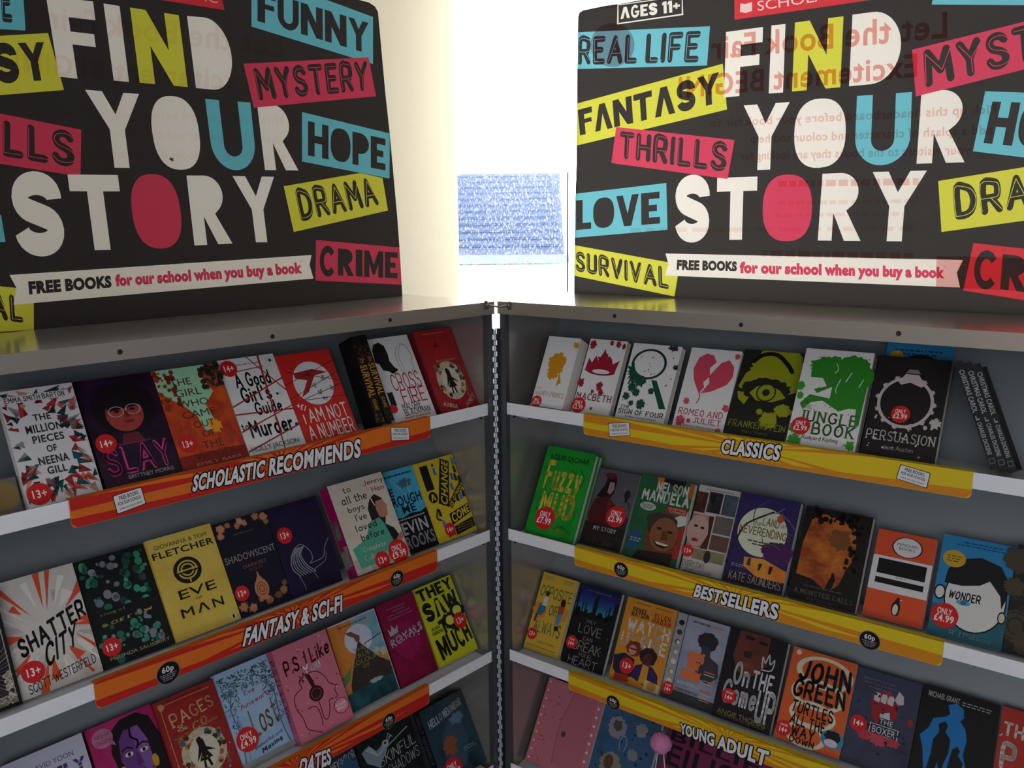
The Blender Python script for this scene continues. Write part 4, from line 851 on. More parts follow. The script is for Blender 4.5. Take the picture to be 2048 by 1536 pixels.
BK(LC, 2, '427,1353 531,1306 596,1500 487,1550', 12, 16, '8fb4dc', 'sky blue paperback with a leafy tree arch and gold brush title',
   [('m', 0, 0, 1, 1, '7fa6d2 9fc0e2 b0cce8', 6), ('leaf', 260, 4, .02, .74, .98, .94, .035, '3f5f5c 4f7468 2f4a5a 6a8a78 58706a'), ('leaf', 60, 5, .02, .6, .3, .78, .03, '4f7468 35506a 6a8a78'), ('leaf', 60, 6, .74, .6, .98, .78, .03, '4f7468 35506a'), ('leaf', 30, 7, .05, .3, .22, .6, .03, '3a5690'), ('leaf', 30, 8, .8, .3, .97, .6, .03, '3a5690'), ('l', '.06,0 .14,.3 .1,.6 .2,.76', .02, '5a6a80'), ('l', '.95,0 .88,.3 .92,.6 .8,.74', .02, '5a6a80'), ('l', '.16,0 .2,.3 .15,.6', .012, '7a88a0'), ('h', 'Eve', '.4,.69,.6,.735', 'b83a4a', .12), ('h', 'Ainsworth', '.26,.61 .86,.65 .86,.605 .26,.56', 'b83a4a', .12), ('h', 'Lost', '.36,.52 .86,.58 .86,.32 .36,.25', '8a6a2a', .12), ('h', 'Beautiful and', '.3,.17 .84,.215 .84,.185 .3,.14', '2f3f6a', .12), ('h', 'Moving', '.4,.12 .8,.16 .8,.12 .4,.075', '2a3356', .16), ('m', 0, 0, 1, .06, '8a8f98 a6a8a8', 10)], [('4.99', .22, .27, .2)])
BK(LC, 2, '542,1302 651,1259 711,1443 604,1492', 30, 28, 'cf7288', 'pink paperback with a guitar drawn inside a line drawing of a head',
   [('h', 'P.S. I Like', '.1,.83 .97,.9 .95,.76 .1,.7', '4a1420', .14), ('h', 'You', '.4,.72 .72,.745 .72,.66 .4,.63', 'ece4ea', .15), ('l', '.3,.52 .28,.6 .42,.64 .62,.62 .74,.52 .76,.46 .86,.4 .82,.36 .84,.31 .8,.28 .68,.29 .64,.2 .56,.12 .5,.14 .5,.22 .5,.33', .014, '5f1a2a'), ('l', '.3,.52 .14,.48 .1,.36 .16,.24 .18,.12 .3,.06 .4,.02', .014, '5f1a2a'), ('l', '.28,.3 .42,.29 .46,.18 .44,.08', .014, '5f1a2a'), ('p', '.4,.64 .48,.63 .53,.47 .46,.48', '3a0f18'), ('e', .5, .41, .13, .08, '3a0f18'), ('ring', .5, .41, .09, .056, .1, '8a6a4a'), ('dots', 46, 3, .04, .03, .96, .97, .007, .014, '6a1f30 e2b8c4'), ('e', .85, .18, .13, .075, 'd98a9c'), ('ring', .85, .18, .14, .082, .1, '8a3048'), ('t', 'KASIE', '.76,.185,.94,.21', 'f0d8de'), ('t', 'WEST', '.76,.145,.94,.17', 'f0d8de'), ('leaf', 8, 2, .3, .55, .38, .66, .03, '4a1420'), ('spine', "P.S. I Like You", .25, .9, '5f1a2a', 'h'), ('spinebox', .1, .03, .9, .12, 'b86a8a')], spine='b55a76')
BK(LC, 2, '653,1257 747,1216 805,1396 711,1441', 12, 24, 'c98a4a', 'paperback with a dark rocky mountain woman against a rainbow sky',
   [('m', 0, .45, .5, 1, 'c9702a d98a3a a83a3a', 10), ('pm', '.45,1 1,1 1,.5 .6,.5', '3a8ac0 7ab0c8 c0a85a', 8), ('em', .52, .74, .28, .17, 'd6d8e6 c2cce2', 20), ('pm', '.12,.28 .3,.5 .46,.68 .5,.72 .56,.66 .8,.45 1,.34 1,.2 .1,.2', '2a2624 3a3632 1c1a1a', 14), ('p', '.3,.86 .42,.85 .5,.8 .56,.77 .53,.71 .46,.71 .44,.77 .34,.82', '7a5048'), ('p', '0,.3 .14,.34 .24,.5 .1,.42 0,.4', '6a8a4a'), ('m', 0, 0, 1, .2, '16323a 1f4a56 2a6a74', 20), ('b', .62, .22, .14, '8fb0c0', 7, .3, .3), ('l', '.6,.66 .98,.7', .014, '16161c'), ('e', .8, .52, .06, .05, 'c0c0a0'), ('e', .92, .49, .06, .05, 'c0c0a0'), ('sm', .2, .93, .8, .942, '6a4a2a', 2)] + [('x', t, b, '9a8a58') for t, b in (('THE', '.34,.6,.62,.65'), ('TRUE', '.32,.53,.66,.58'), ('COLOURS', '.22,.46,.86,.51'), ('OF', '.44,.4,.58,.44'))] + [('x', 'CORAL', '.34,.32,.76,.37', '5a3038'), ('x', 'GLEN', '.4,.25,.74,.3', '5a3038'), ('r', 0, .985, 1, 1, 'c9d0dc'), ('r', .985, 0, 1, 1, 'c9d0dc')])
BK(LC, 2, '750,1213 825,1183 880,1352 808,1390', 8, 12, '7a1238', 'deep crimson paperback with sparkling silver lettering and a small crown',
   [('m', 0, 0, 1, 1, '5f0f2a 8a1244 6a1034', 8), ('em', .48, .5, .34, .22, 'a01a58 8a1450', 10)] + [('h', t, b, 'b89aa4', .1) for t, b in (('An extraordinary girl', '.24,.9,.72,.92'), ('a British prince', '.36,.86,.7,.88'), ('a show stopping ball', '.2,.82,.8,.84'), ('the wedding of a season', '.2,.78,.84,.8'))] + [('t', 'ROYALS', '.06,.56 .96,.63 .97,.54 .07,.47', '9a9aa0'), ('dots', 60, 5, .08, .49, .94, .6, .008, .016, 'd6d8dc 6a6a70 b8bac0'), ('p', '.12,.6 .1,.7 .17,.65 .22,.73 .28,.66 .36,.71 .34,.62', 'a8a8ae'), ('dots', 50, 8, .05, .2, .95, .75, .004, .008, 'c070a0')])
BK(LC, 2, '828,1181 899,1148 961,1308 884,1352', 12, 16, 'c9cc28', 'acid yellow paperback filled with heavy black capitals',
   [('D', 'THEY', '.06,.8 .96,.83 .97,.98 .04,.96'.replace('.06,.8 .96,.83 .97,.98 .04,.96', '.05,.97 .95,.98 .97,.83 .07,.82'), '14130e'), ('D', 'SAW', '.05,.78 .95,.82 .97,.6 .07,.55', '14130e'), ('p', '.42,.77 .5,.77 .5,.6 .48,.56 .44,.56 .42,.62', 'c9cc28'), ('D', 'T', '.3,.52 .5,.54 .5,.36 .32,.33', '14130e'), ('b', .6, .47, .17, '14130e', 4, .16), ('e', .6, .475, .11, .058, 'd8da60'), ('b', .84, .55, .17, '14130e', 6, .16), ('e', .84, .555, .11, .058, 'd8da60'), ('t', 'ALAN', '.1,.44,.32,.48', '14130e'), ('t', 'GIBBONS', '.08,.385,.36,.425', '14130e'), ('D', 'MUCH', '.08,.32 .94,.38 .97,.15 .1,.06', '14130e')], [('13', .82, .42, .16)])

# ---------------------------------------------------------------- left case, bottom shelf (only the upper parts of the books show)
BK(LC, 3, '604,1541 705,1487 760,1660 665,1710', 14, 16, '16232e', 'dark blue paperback with uneven white capitals, partly under the lowest orange sign',
   [('m', 0, 0, 1, 1, '101a24 1c3442 16232e', 12), ('h', 'HELLO NEIGHBOR', '.1,.87 .98,.93 .98,.85 .1,.79', 'a8b0b8', .17), ('b', .8, .75, .2, '2a5a78', 3, .3)])
BK(LC, 3, '706,1487 818,1430 874,1604 765,1660', 16, 18, '101214', 'black paperback with spindly white capitals and a white owl with spread wings',
   [('m', 0, 0, 1, 1, '0c0e10 161a1a 101214', 16), ('leaf', 70, 4, .02, .3, .98, .99, .03, '1d3430 23403a 2c2c2a'), ('p', '.06,.86 .2,.9 .3,.8 .44,.84 .5,.8 .46,.74 .34,.66 .28,.6 .2,.66 .1,.72', '7f929a')] + [('l', '.%d,.88 .3,.74' % (6 + i * 3), .012, 'b0bec4') for i in range(6)] + [('e', .47, .83, .06, .04, '9fb0b8'), ('e', .47, .835, .022, .014, '111111'), ('h', 'A', '.5,.86,.62,.92', 'a8aeb0', .08), ('h', 'SKINFUL', '.3,.72 .98,.78 .97,.66 .28,.6', 'b0b6b8', .08), ('h', 'OF SHADOWS', '.2,.56 .98,.62 .97,.5 .2,.44', 'b0b6b8', .08)])
BK(LC, 3, '837,1428 926,1374 983,1532 897,1592', 30, 28, '1e2c34', 'dark teal hardback with uneven white capitals, next to the hinge on the bottom shelf',
   [('m', 0, 0, 1, 1, '16222a 2a4450 1e2c34', 12), ('h', 'HELLO NEIGHBOR', '.1,.83 .9,.91 .9,.83 .1,.74', 'b0b6ba', .17), ('pm', '.2,.3 .3,.6 .5,.72 .75,.66 .8,.4 .6,.1 .3,.1', '20405a 3a5068 5a3a3a', 16), ('b', .7, .7, .16, '5f7a8c', 9, .3, .6), ('b', .4, .42, .16, '8a5030', 6, .25), ('b', .62, .36, .14, '34505e', 8, .3), ('sm', .62, .3, .9, .31, '8a8e90', 2), ('sm', .62, .27, .9, .28, '8a8e90', 3), ('spine', 'HELLO NEIGHBOR', .3, .95, '4a5258')], [('4.99', .28, .14, .2)], spine='10161a', kind='hardback_book')

# ---------------------------------------------------------------- right case, top shelf
def splat(c, seed, n=24): return [('dots', n, seed, .03, .03, .97, .97, .006, .02, c), ('dots', 8, seed + 1, .03, .03, .97, .5, .02, .045, c)]
BK(RC, 0, '1098,676 1163,673 1124,822 1060.5,810', 34, 34, WH, 'white paperback with a golden yellow inked head, closest to the hinge on its shelf',
   [('b', .46, .62, .26, 'd8951c', 5, .16, 1.15), ('b', .42, .48, .17, 'd8951c', 8, .3), ('p', '.62,.5 .74,.36 .62,.3', 'd8951c'), ('b', .92, .9, .08, 'd8951c', 4, .3), ('x', 'THE', '.06,.24,.2,.27', 'c9a878'), ('s', 'HAPPY PRINCE', '.04,.15,.96,.21', 'c9a878', .1)] , [('2.99', .16, .06, .16)])
BK(RC, 0, '1181,680 1254,680 1220,833 1142,824', 10, 16, WH, 'white paperback with a dark red inked crown',
   [('p', '.06,.56 .1,.74 .2,.68 .28,.78 .36,.7 .48,.88 .6,.7 .7,.76 .76,.68 .92,.74 .86,.56 .5,.62', 'a01c36'), ('b', .5, .72, .16, 'a01c36', 5, .25), ('ring', .5, .57, .38, .05, .4, 'a01c36')] + [('b', u, v, r, 'a01c36', i, .3, 1.3) for i, (u, v, r) in enumerate(((.12, .92, .08), (.6, .96, .05), (.78, .95, .06), (.94, .93, .05), (.06, .4, .08), (.56, .38, .08), (.64, .3, .06), (.42, .3, .04), (.5, .08, .03)))] + [('s', 'MACBETH', '.03,.185,.97,.265', '7d3a4c', .12)], [('2.99', .15, .1, .19)])
BK(RC, 0, '1268,687 1367,692.5 1325,848 1229,835', 13, 18, WH, 'white paperback with a dark green inked magnifying glass',
   [('ring', .42, .74, .36, .2, .14, '12382c'), ('p', '.55,.54 .66,.54 .97,.2 .84,.19', '12503c'), ('b', .16, .62, .13, '12503c', 5, .35, 1.6), ('b', .3, .52, .12, '12503c', 6, .4), ('e', .42, .74, .29, .165, WH), ('b', .84, .97, .1, '2a3430', 4, .3, .5), ('b', .97, .73, .05, '2a3430', 4, .3)] + [('b', u, v, r, '12503c', i, .25) for i, (u, v, r) in enumerate(((.2, .42, .08), (.3, .36, .08), (.12, .3, .07), (.46, .22, .09), (.26, .22, .05), (.6, .4, .06)))] + [('dots', 30, 3, .05, .2, .95, .95, .006, .014, '24443a')] + [('s', 'THE', '.06,.15,.27,.185', '3a3f44', .12), ('s', 'SIGN OF FOUR', '.04,.08,.97,.135', '3a3f44', .12), ('h', 'Arthur Conan Doyle', '.2,.035,.84,.06', '4a4a50', .12)], spine='16161c')
BK(RC, 0, '1383,698.5 1488,699.5 1444,865 1344,850', 6, 14, WH, 'white paperback with a torn pink heart',
   [('p', '.36,.44 .2,.6 .14,.74 .2,.88 .34,.94 .48,.92 .56,.84 .46,.76 .5,.66 .4,.58 .44,.52', 'd64a62'), ('p', '.4,.44 .52,.58 .48,.66 .56,.74 .66,.84 .8,.88 .92,.8 .94,.68 .86,.58 .6,.48', 'd64a62')] + [('b', u, v, r, 'd64a62', i, .3, 1.1) for i, (u, v, r) in enumerate(((.94, .93, .05), (.16, .33, .06), (.94, .3, .06), (.14, .09, .09), (.3, .1, .04), (.9, .02, .05)))] + [('l', '.38,.45 .4,.38 .37,.32', .02, 'd64a62'), ('s', 'ROMEO AND', '.06,.17,.94,.24', 'c04a62', .1), ('s', 'JULIET', '.38,.085,.94,.145', 'c04a62', .1), ('h', 'William Shakespeare', '.2,.025,.95,.05', 'b87a88', .12)])
BK(RC, 0, '1490,700 1611,706 1569,884 1445,865', 8, 14, '23241e', 'black and lime green paperback with a large inked eye',
   [('b', .62, .78, .44, '98a01c', 5, .1, .62), ('p', '.3,1 .9,1 .98,.95 1,.56 .82,.5 .2,.5 .05,.56 .12,.72 .22,.78', '98a01c'), ('p', '.06,.5 .3,.5 .22,.36 .1,.42', '98a01c'), ('l', '.2,.86 .34,.95 .56,.96 .76,.86 .86,.78', .07, '23241e'), ('b', .52, .55, .4, '23241e', 9, .1, .52), ('p', '.26,.5 .36,.58 .54,.62 .74,.56 .86,.48 .66,.42 .4,.42', '98a01c'), ('ring', .53, .52, .16, .105, .14, '23241e'), ('e', .53, .52, .06, .04, '23241e'), ('b', .68, .22, .14, '98a01c', 4, .16), ('b', .86, .34, .13, '98a01c', 6, .2, .8), ('b', .5, .3, .05, '98a01c', 6, .2), ('s', 'FRANKENSTEIN', '.05,.11,.98,.175', '8f9634', .1), ('h', 'Mary Shelley', '.3,.05,.72,.08', '7a7e3a', .12)])
BK(RC, 0, '1613,698.5 1751,704 1708,906 1571,885', 24, 26, 'e6e6e6', 'white paperback with a big green inked tiger and green capitals',
   [('b', .4, .82, .28, '2f8a26', 5, .14, .62), ('b', .74, .76, .3, '2f8a26', 6, .1, 1.0), ('p', '.14,.8 .16,.7 .34,.7 .42,.62 .24,.58 .3,.54 .5,.62 .5,.5 .2,.52 .08,.42 .14,.36 .24,.44 .4,.47 .66,.38 .8,.42 .9,.42 .92,.26 .98,.26 1,.8 .8,.9', '2f8a26'), ('p', '.2,.66 .34,.68 .36,.6 .24,.6', 'e6e6e6'), ('dots', 50, 5, .03, .03, .97, .97, .005, .012, '5a7a58')] + [('b', u, v, r, '3f9a30', i, .25, 1.2) for i, (u, v, r) in enumerate(((.04, .6, .06), (.06, .5, .05), (.06, .16, .06), (.12, .03, .1), (.92, .06, .06)))] + [('l', q, .014, 'd8e2d4') for q in ('.6,.7 .56,.6 .58,.56', '.74,.78 .68,.68', '.92,.72 .88,.64', '.5,.86 .54,.8 .5,.76')] + [('s', 'THE', '.12,.375,.28,.41', '8aa07c', .1), ('s', 'JUNGLE', '.1,.25,.97,.35', '3f6a34', .12), ('s', 'BOOK', '.34,.13,.96,.235', '3f6a34', .12), ('h', 'Rudyard Kipling', '.22,.07,.74,.105', '4a4a4a', .12)], [('2.99', .17, .19, .14)])
BK(RC, 0, '1758,711 1903,720 1871,931 1719,908', 22, 26, '1e1a1a', 'black paperback with a white inked diamond ring and a red sticker in its middle',
   [('ring', .48, .55, .38, .25, .11, 'c9bcbc'), ('p', '.34,.75 .42,.83 .6,.83 .7,.74 .66,.71 .5,.75 .38,.72', 'c9bcbc'), ('p', '.42,.84 .46,.88 .58,.88 .62,.84', '8a7e7e')] + [('b', .48 + .38 * math.cos(i * .5), .55 + .25 * math.sin(i * .5), .035, 'c9bcbc', i, .3) for i in range(13)] + [('dots', 22, 4, .04, .03, .96, .4, .008, .03, 'c0b6b6'), ('b', .93, .38, .07, 'c9c0c0', 3, .35), ('s', 'PERSUASION', '.04,.165,.97,.25', 'c9c4c2', .1), ('h', 'Jane Austen', '.3,.08,.7,.12', 'b0aaaa', .12)], [('2.99', .45, .43, .13)])
BK(RC, 0, '1779,684 1914,691 1866,905 1735,884', -10, 6, '2a7fb8', 'blue paperback standing behind the black ring paperback, only its top edge showing',
   [('sm', .14, .925, .86, .94, '14406a', 3), ('sm', .2, .895, .8, .91, '14406a', 4), ('e', .17, .855, .12, .07, 'c09a2a'), ('e', .55, .78, .34, .12, '15151a')], extra='behind', lean=28.5)
for i, (a, b, wds) in enumerate((('1908,722 1926,724 2001,948 1983,944', 0, 'nearest the black ring paperback'), ('1926,724 1944,726 2020,951 2002,948', 0, 'in the middle'), ('1944,726 1961,729 2039,954 2021,951', 0, 'furthest from the hinge'))):
    BK(RC, 0, a, 24, 88, '14181c', 'leaning dark book spine with white capitals, the one of three ' + wds,
       [('tq', 'CHRISTMAS CAROL', '.8,.92 .8,.52 .2,.52 .2,.92', 'a8aeb2'), ('r', .3, .45, .7, .462, 'a8aeb2'), ('r', .3, .462, .42, .49, 'a8aeb2'), ('tq', 'CHARLES DICKENS', '.76,.43 .76,.13 .26,.13 .26,.43', 'a8aeb2'), ('r', .15, .05, .85, .1, '6a7074'), ('r', .24, .057, .76, .093, '14181c')], extra=True, kind='paperback_book', pages=False, group='identical dark books leaning on the top right shelf', lean=12)

# ---------------------------------------------------------------- right case, second shelf
BK(RC, 1, '1097.6,891 1192,908 1144.5,1089 1048,1063', 36, 20, '168a2a', 'bright green hardback with dripping yellow lettering, closest to the hinge',
   [('m', 0, 0, 1, 1, '0f7a22 1a9a30 148426', 10)] + [('l', q, .012, '0c4a1c') for q in ('.1,.9 .3,.86 .4,.9 .6,.84', '.1,.6 .2,.5 .14,.4', '.8,.8 .9,.7 .86,.6', '.8,.4 .9,.3 .84,.2', '.1,.3 .3,.24 .24,.14', '.5,.1 .7,.16 .9,.1', '.6,.78 .7,.74 .64,.68', '.05,.76 .16,.72 .1,.66')] + [('t', 'LOUIS SACHAR', '.12,.9,.92,.955', '0f3018'), ('h', 'FUzzY', '.14,.62 .92,.68 .92,.5 .14,.44', 'c9b53a', .19), ('l', '.86,.56 .84,.48 .72,.42', .08, 'c9b53a'), ('h', 'MUD', '.14,.42,.82,.22', 'c9b53a', .2)][:0] + [('t', 'LOUIS SACHAR', '.12,.9 .92,.94 .92,.885 .12,.845', '0f3018'), ('h', 'Fuzzy', '.12,.8 .86,.84 .86,.56 .12,.54', 'd0b93c', .16), ('h', 'MUD', '.16,.47 .86,.48 .86,.24 .16,.28', 'd0b93c', .17), ('h', 'holes', '.5,.09,.82,.13', 'b07a28', .12)], [('7.99', .34, .21, .2)], kind='hardback_book')
BK(RC, 1, '1097.6,893 1200,911 1153,1091 1048,1065', 12, 18, '1a8f30', 'second green hardback directly behind the dripping yellow lettered one', [('m', 0, 0, 1, 1, '0f7a22 1a9a30 148426', 10)], kind='hardback_book', extra='behind')
BK(RC, 1, '1201,935 1279,950 1239,1112 1156,1092', 12, 16, '2c2a30', 'dark paperback with a woman in a red coat by a street lantern',
   [('m', 0, .3, 1, 1, '3a3840 5a5860 4a464c', 10), ('p', '.5,.6 1,.42 1,.3 .4,.3', '2a3034'), ('p', '.1,.62 .24,.8 .26,.9 .4,.95 .5,.88 .5,.7 .42,.62', '171417'), ('p', '.34,.84 .46,.84 .48,.74 .42,.68 .34,.7', 'a07a80'), ('p', '.1,.6 .4,.66 .56,.58 .6,.36 .72,.12 .4,.1 .1,.2 .02,.4', '4a1418'), ('p', '.4,.64 .54,.6 .6,.38 .46,.3', '6d1a1e'), ('b', .34, .92, .14, '5f1a22', 4, .1, .5), ('r', .8, .74, .86, .62, '1a1a1e'), ('e', .83, .72, .07, .06, '1c1a1e'), ('l', '.9,.62 .96,.56', .02, '141418'), ('m', 0, 0, 1, .28, '1a1616 2a2020 141214', 14), ('s', 'MY STORY', '.24,.26 .8,.25 .8,.2 .24,.22', 'd0d0d4', .1), ('s', 'CODENAME', '.12,.19 .96,.15 .96,.1 .12,.13', '3a2c26', .1), ('s', 'CELINE', '.16,.11,.84,.03', '40322a', .1)][:-1] + [('s', 'CELINE', '.16,.1 .84,.09 .84,.03 .16,.04', '4a382e', .1)], [('2.99', .7, .42, .23)])
BK(RC, 1, '1284,951 1391,965 1350,1141 1243,1113', 16, 18, '205a34', 'green and orange paperback with a smiling elderly man and white block capitals',
   [('m', 0, 0, 1, 1, '1c4a2c 24603a 1a4028', 8), ('p', '.3,1 .5,1 .44,.88 .4,.8', 'c06a24'), ('p', '.94,1 1,.98 1,.8 .88,.86', 'b05a20'), ('r', .44, .93, .84, 1, '15151a'), ('p', '.7,.3 1,.5 1,.1 .74,.08', 'a02a22'), ('p', '.66,.5 1,.66 1,.5 .7,.4', 'c8c8c4'), ('em', .62, .3, .3, .3, '4a2c1c 6a4228 3a2418', 20), ('e', .57, .5, .29, .085, '3a332e'), ('e', .4, .42, .07, .09, '3a332e'), ('em', .66, .34, .25, .2, '6f4228 8a5636 553018', 26), ('e', .56, .4, .05, .015, '1a1210'), ('e', .76, .38, .05, .015, '1a1210'), ('p', '.62,.38 .7,.38 .76,.28 .62,.27', '5f3820'), ('p', '.5,.25 .82,.23 .72,.18 .58,.19', '2a1410'), ('p', '.53,.245 .8,.23 .74,.21 .58,.215', 'd8d4cc'), ('p', '.26,.1 .9,.14 .9,0 .2,0', '2a1c1a'), ('p', '.05,.3 .22,.34 .26,.1 .04,.1', '2a4a7a'), ('h', 'NELSON', '.34,.95 .92,.93 .92,.82 .34,.84', 'd6d6d0', .22), ('h', 'MANDELA', '.1,.83 .98,.82 .98,.7 .1,.72', 'd6d6d0', .22), ('e', .26, .63, .15, .05, 'b8bcb8'), ('t', 'CENTENARY', '.14,.635,.38,.655', '2a4a38'), ('t', 'EDITION', '.17,.6,.35,.625', '2a4a38'), ('r', .6, .6, .98, .68, '8f2a22'), ('t', 'NO EASY WALK', '.63,.645,.96,.67', 'd8a090'), ('t', 'TO FREEDOM', '.66,.61,.96,.635', 'd8a090'), ('sm', .08, .22, .28, .235, '8aa894', 3), ('sm', .08, .19, .28, .205, '8aa894', 4)], spine='9fa4a0')
BK(RC, 1, '1400,969 1483,984 1441,1166 1359,1143', 8, 12, 'bdb8b6', 'pale paperback with a grid of film photographs and a close-up of a girl',
   [('m', 0, .68, .26, .92, '4a2a22 3a201c 6a3a2a', 20), ('m', .29, .7, .62, .94, '34363e 1e1e24 6a6a70', 14), ('m', .65, .7, .98, .94, '5a707a 3a4a54 7a5a50', 14), ('m', .55, .48, .97, .68, '4a4440 6a625a 302c2a', 16), ('m', .55, .29, .97, .46, '3a5a64 6a4a40 2c3a44', 16), ('m', .2, .12 + .03, .95, .27, '6a6a54 8a8060 4a4a40', 14), ('m', 0, .28, .52, .66, '7a5a50 a88478 5f4038', 8), ('em', .2, .47, .26, .18, 'b89088 c8a49a', 14), ('e', .14, .52, .05, .014, '2a1a18'), ('e', .3, .51, .05, .014, '2a1a18'), ('e', .18, .36, .08, .02, '8f2a30'), ('p', '.4,.66 .52,.66 .52,.28 .34,.28 .46,.45', '4a241c'), ('e', .56, .2, .08, .07, '2a2a34'), ('e', .4, .86, .07, .06, '14141a'), ('h', 'EVERY DAY', '.02,.12 .55,.115 .55,.05 .02,.06', '4a4a52', .1), ('h', 'DAVID LEVITHAN', '.1,.035,.75,.005'.replace('.035,.75,.005', '.0,.75,.035'), '6a5a4a', .1), ('sm', .2, .955, .9, .965, '7a7474', 4)], [('13', .08, .22, .14)])
BK(RC, 1, '1484,984 1603,1005 1561,1200 1442,1167', 20, 22, '2a1f58', 'purple night paperback with a big pale moon and curly lettering',
   [('m', 0, 0, 1, 1, '221848 30245f 1e1640', 9), ('em', .48, .6, .41, .27, 'c6ccb0 d2d6bc b8c0a8', 8), ('b', .78, .42, .26, '4a1a58', 5, .1, .62), ('pm', '.28,.3 .6,.32 1,.24 1,.12 .6,.1 .3,.2', 'c9601e d89a34 c0441a', 8), ('m', 0, 0, 1, .12, '1e1430 241a3a', 12), ('l', '.0,.2 .1,.5 .2,.66 .5,.8 .6,.84', .03, '2a2030'), ('l', '.5,.8 .7,.84 .9,.76 .98,.7', .018, '6a6478'), ('l', '.3,.7 .3,.84 .5,.96', .016, '5a5070'), ('l', '.66,.84 .76,.9', .012, '8a849a'), ('h', 'the', '.3,.72 .44,.72 .44,.66 .3,.66', '6a5a34', .1), ('h', 'LAND', '.46,.77 .74,.75 .74,.67 .46,.69', '6a5a34', .13), ('h', 'of', '.77,.69,.86,.74', '6a5a34', .1), ('h', 'NEVERENDINGS', '.1,.67 .96,.61 .96,.53 .1,.59', '7a5a2a', .13), ('l', '.5,.54 .56,.48 .72,.49 .82,.45', .014, '7a5a2a'), ('sm', .28, .48, .7, .495, '4a4a44', 5), ('sm', .36, .45, .7, .465, '4a4a44', 6), ('b', .74, .78, .06, 'b8501e', 3, .3), ('p', '.36,.3 .4,.3 .41,.22 .34,.22', '3a3a4a'), ('p', '.54,.26 .6,.27 .58,.2 .55,.18', '2a1a2a'), ('p', '.72,.26 .78,.26 .76,.17 .72,.18', '2a1a2a'), ('sm', .1, .2, .3, .21, '8a84a0', 7), ('sm', .1, .18, .3, .19, '8a84a0', 8), ('h', 'KATE SAUNDERS', '.1,.14 .96,.1 .96,.02 .1,.055', 'b8a888', .1)])
BK(RC, 1, '1614,1010 1749,1036 1707,1230 1572,1202', 20, 22, '17130f', 'black edged paperback with an orange sunset sky and a small standing figure',
   [('m', 0, .0, 1, 1, '120f0d 1c1612', 10), ('pm', '.06,.26 .3,.24 .56,.14 .7,.24 .76,.4 .82,.5 .84,.66 .78,.86 .6,.9 .3,.94 .14,.9 .06,.6', 'b8581e 8a3a16 c87228 5f2a14', 7), ('dots', 60, 4, .1, .86, .84, .98, .02, .05, '120f0d'), ('dots', 40, 5, .74, .4, .9, .9, .02, .04, '120f0d'), ('b', .6, .7, .16, '7a4a24', 4, .2), ('p', '.5,.14 .55,.26 .57,.3 .57,.34 .6,.35 .62,.32 .64,.28 .62,.2 .56,.12', '120d0b'), ('p', '0,.24 .3,.22 .56,.1 .9,.2 1,.2 1,0 0,0', '15110f'), ('sm', .2, .155, .8, .165, '5a5048', 5), ('s', 'A MONSTER CALLS', '.08,.13 .95,.1 .95,.055 .08,.085', '6a6258', .1), ('s', 'PATRICK NESS', '.3,.05 .76,.035 .76,.005 .3,.02', '5a5248', .1)])
BK(RC, 1, '1758,1059 1874,1077 1841,1273 1721,1241', 16, 22, 'd9532a', 'orange and white striped paperback with two black bars and a small penguin',
   [('r', 0, .31, 1, .7, 'dcdade'), ('r', .1, .5, .92, .67, '0e0d10'), ('r', .1, .39, .92, .455, '0e0d10'), ('e', .54, .84, .25, .075, '2a2420'), ('b', .54, .84, .26, '2a2420', 1, .0, .74), ('e', .54, .84, .238, .068, 'dcdade'), ('b', .54, .84, .235, 'dcdade', 1, .0, .76), ('x', 'PENGUIN', '.36,.85,.72,.88', '3a3634'), ('x', 'BOOKS', '.4,.805,.68,.835', '3a3634'), ('p', '.5,.07 .46,.12 .47,.19 .51,.23 .53,.27 .57,.27 .59,.25 .58,.22 .61,.17 .6,.1 .58,.07', '17151a'), ('e', .53, .135, .045, .06, 'd8d0c0'), ('p', '.58,.255 .63,.25 .58,.24', 'd8d0c0'), ('sm', .44, .478, .62, .485, '6a6a70', 3)])
BK(RC, 1, '1888,1072 2035,1090 2001,1314 1851,1277', 14, 16, '2c86bc', 'bright blue paperback with a round pale face under a black fringe',
   [('m', 0, 0, 1, .3, '1f5f70 266e84', 8), ('m', 0, .3, 1, 1, '2a7fb4 318cc4', 6), ('e', .56, .42, .42, .33, '14141a'), ('e', .56, .42, .4, .315, 'dcdcd9'), ('p', '.12,.52 .14,.66 .3,.78 .56,.83 .84,.78 .97,.64 .97,.5 .92,.38 .88,.5 .72,.62 .6,.56 .36,.52', '17151a'), ('e', .08, .42, .08, .075, '14141a'), ('e', .08, .42, .06, .058, 'd8d4cc'), ('e', 1 - .06, .3, .055, .06, '14141a'), ('e', 1 - .06, .3, .04, .045, 'd0c8bc'), ('h', 'WONDER', '.22,.46 .64,.45 .64,.37 .2,.4', '17151a', .15), ('e', .42, .36, .1, .025, '5fa0c4'), ('e', .42, .36, .04, .022, '2a6fa4'), ('e', .2, .77, .16, .085, 'c9a22c'), ('sm', .1, .79, .3, .8, '6a5a20', 3), ('sm', .1, .765, .3, .775, '6a5a20', 4), ('sm', .1, .74, .3, .75, '6a5a20', 5), ('sm', .3, .945, .82, .955, '1a4a70', 6), ('sm', .2, .915, .92, .925, '1a4a70', 7), ('h', 'R J Palacio', '.3,.085 .85,.07 .85,.03 .3,.045', '8a9a90', .12)], [('4.99', .2, .2, .19)])
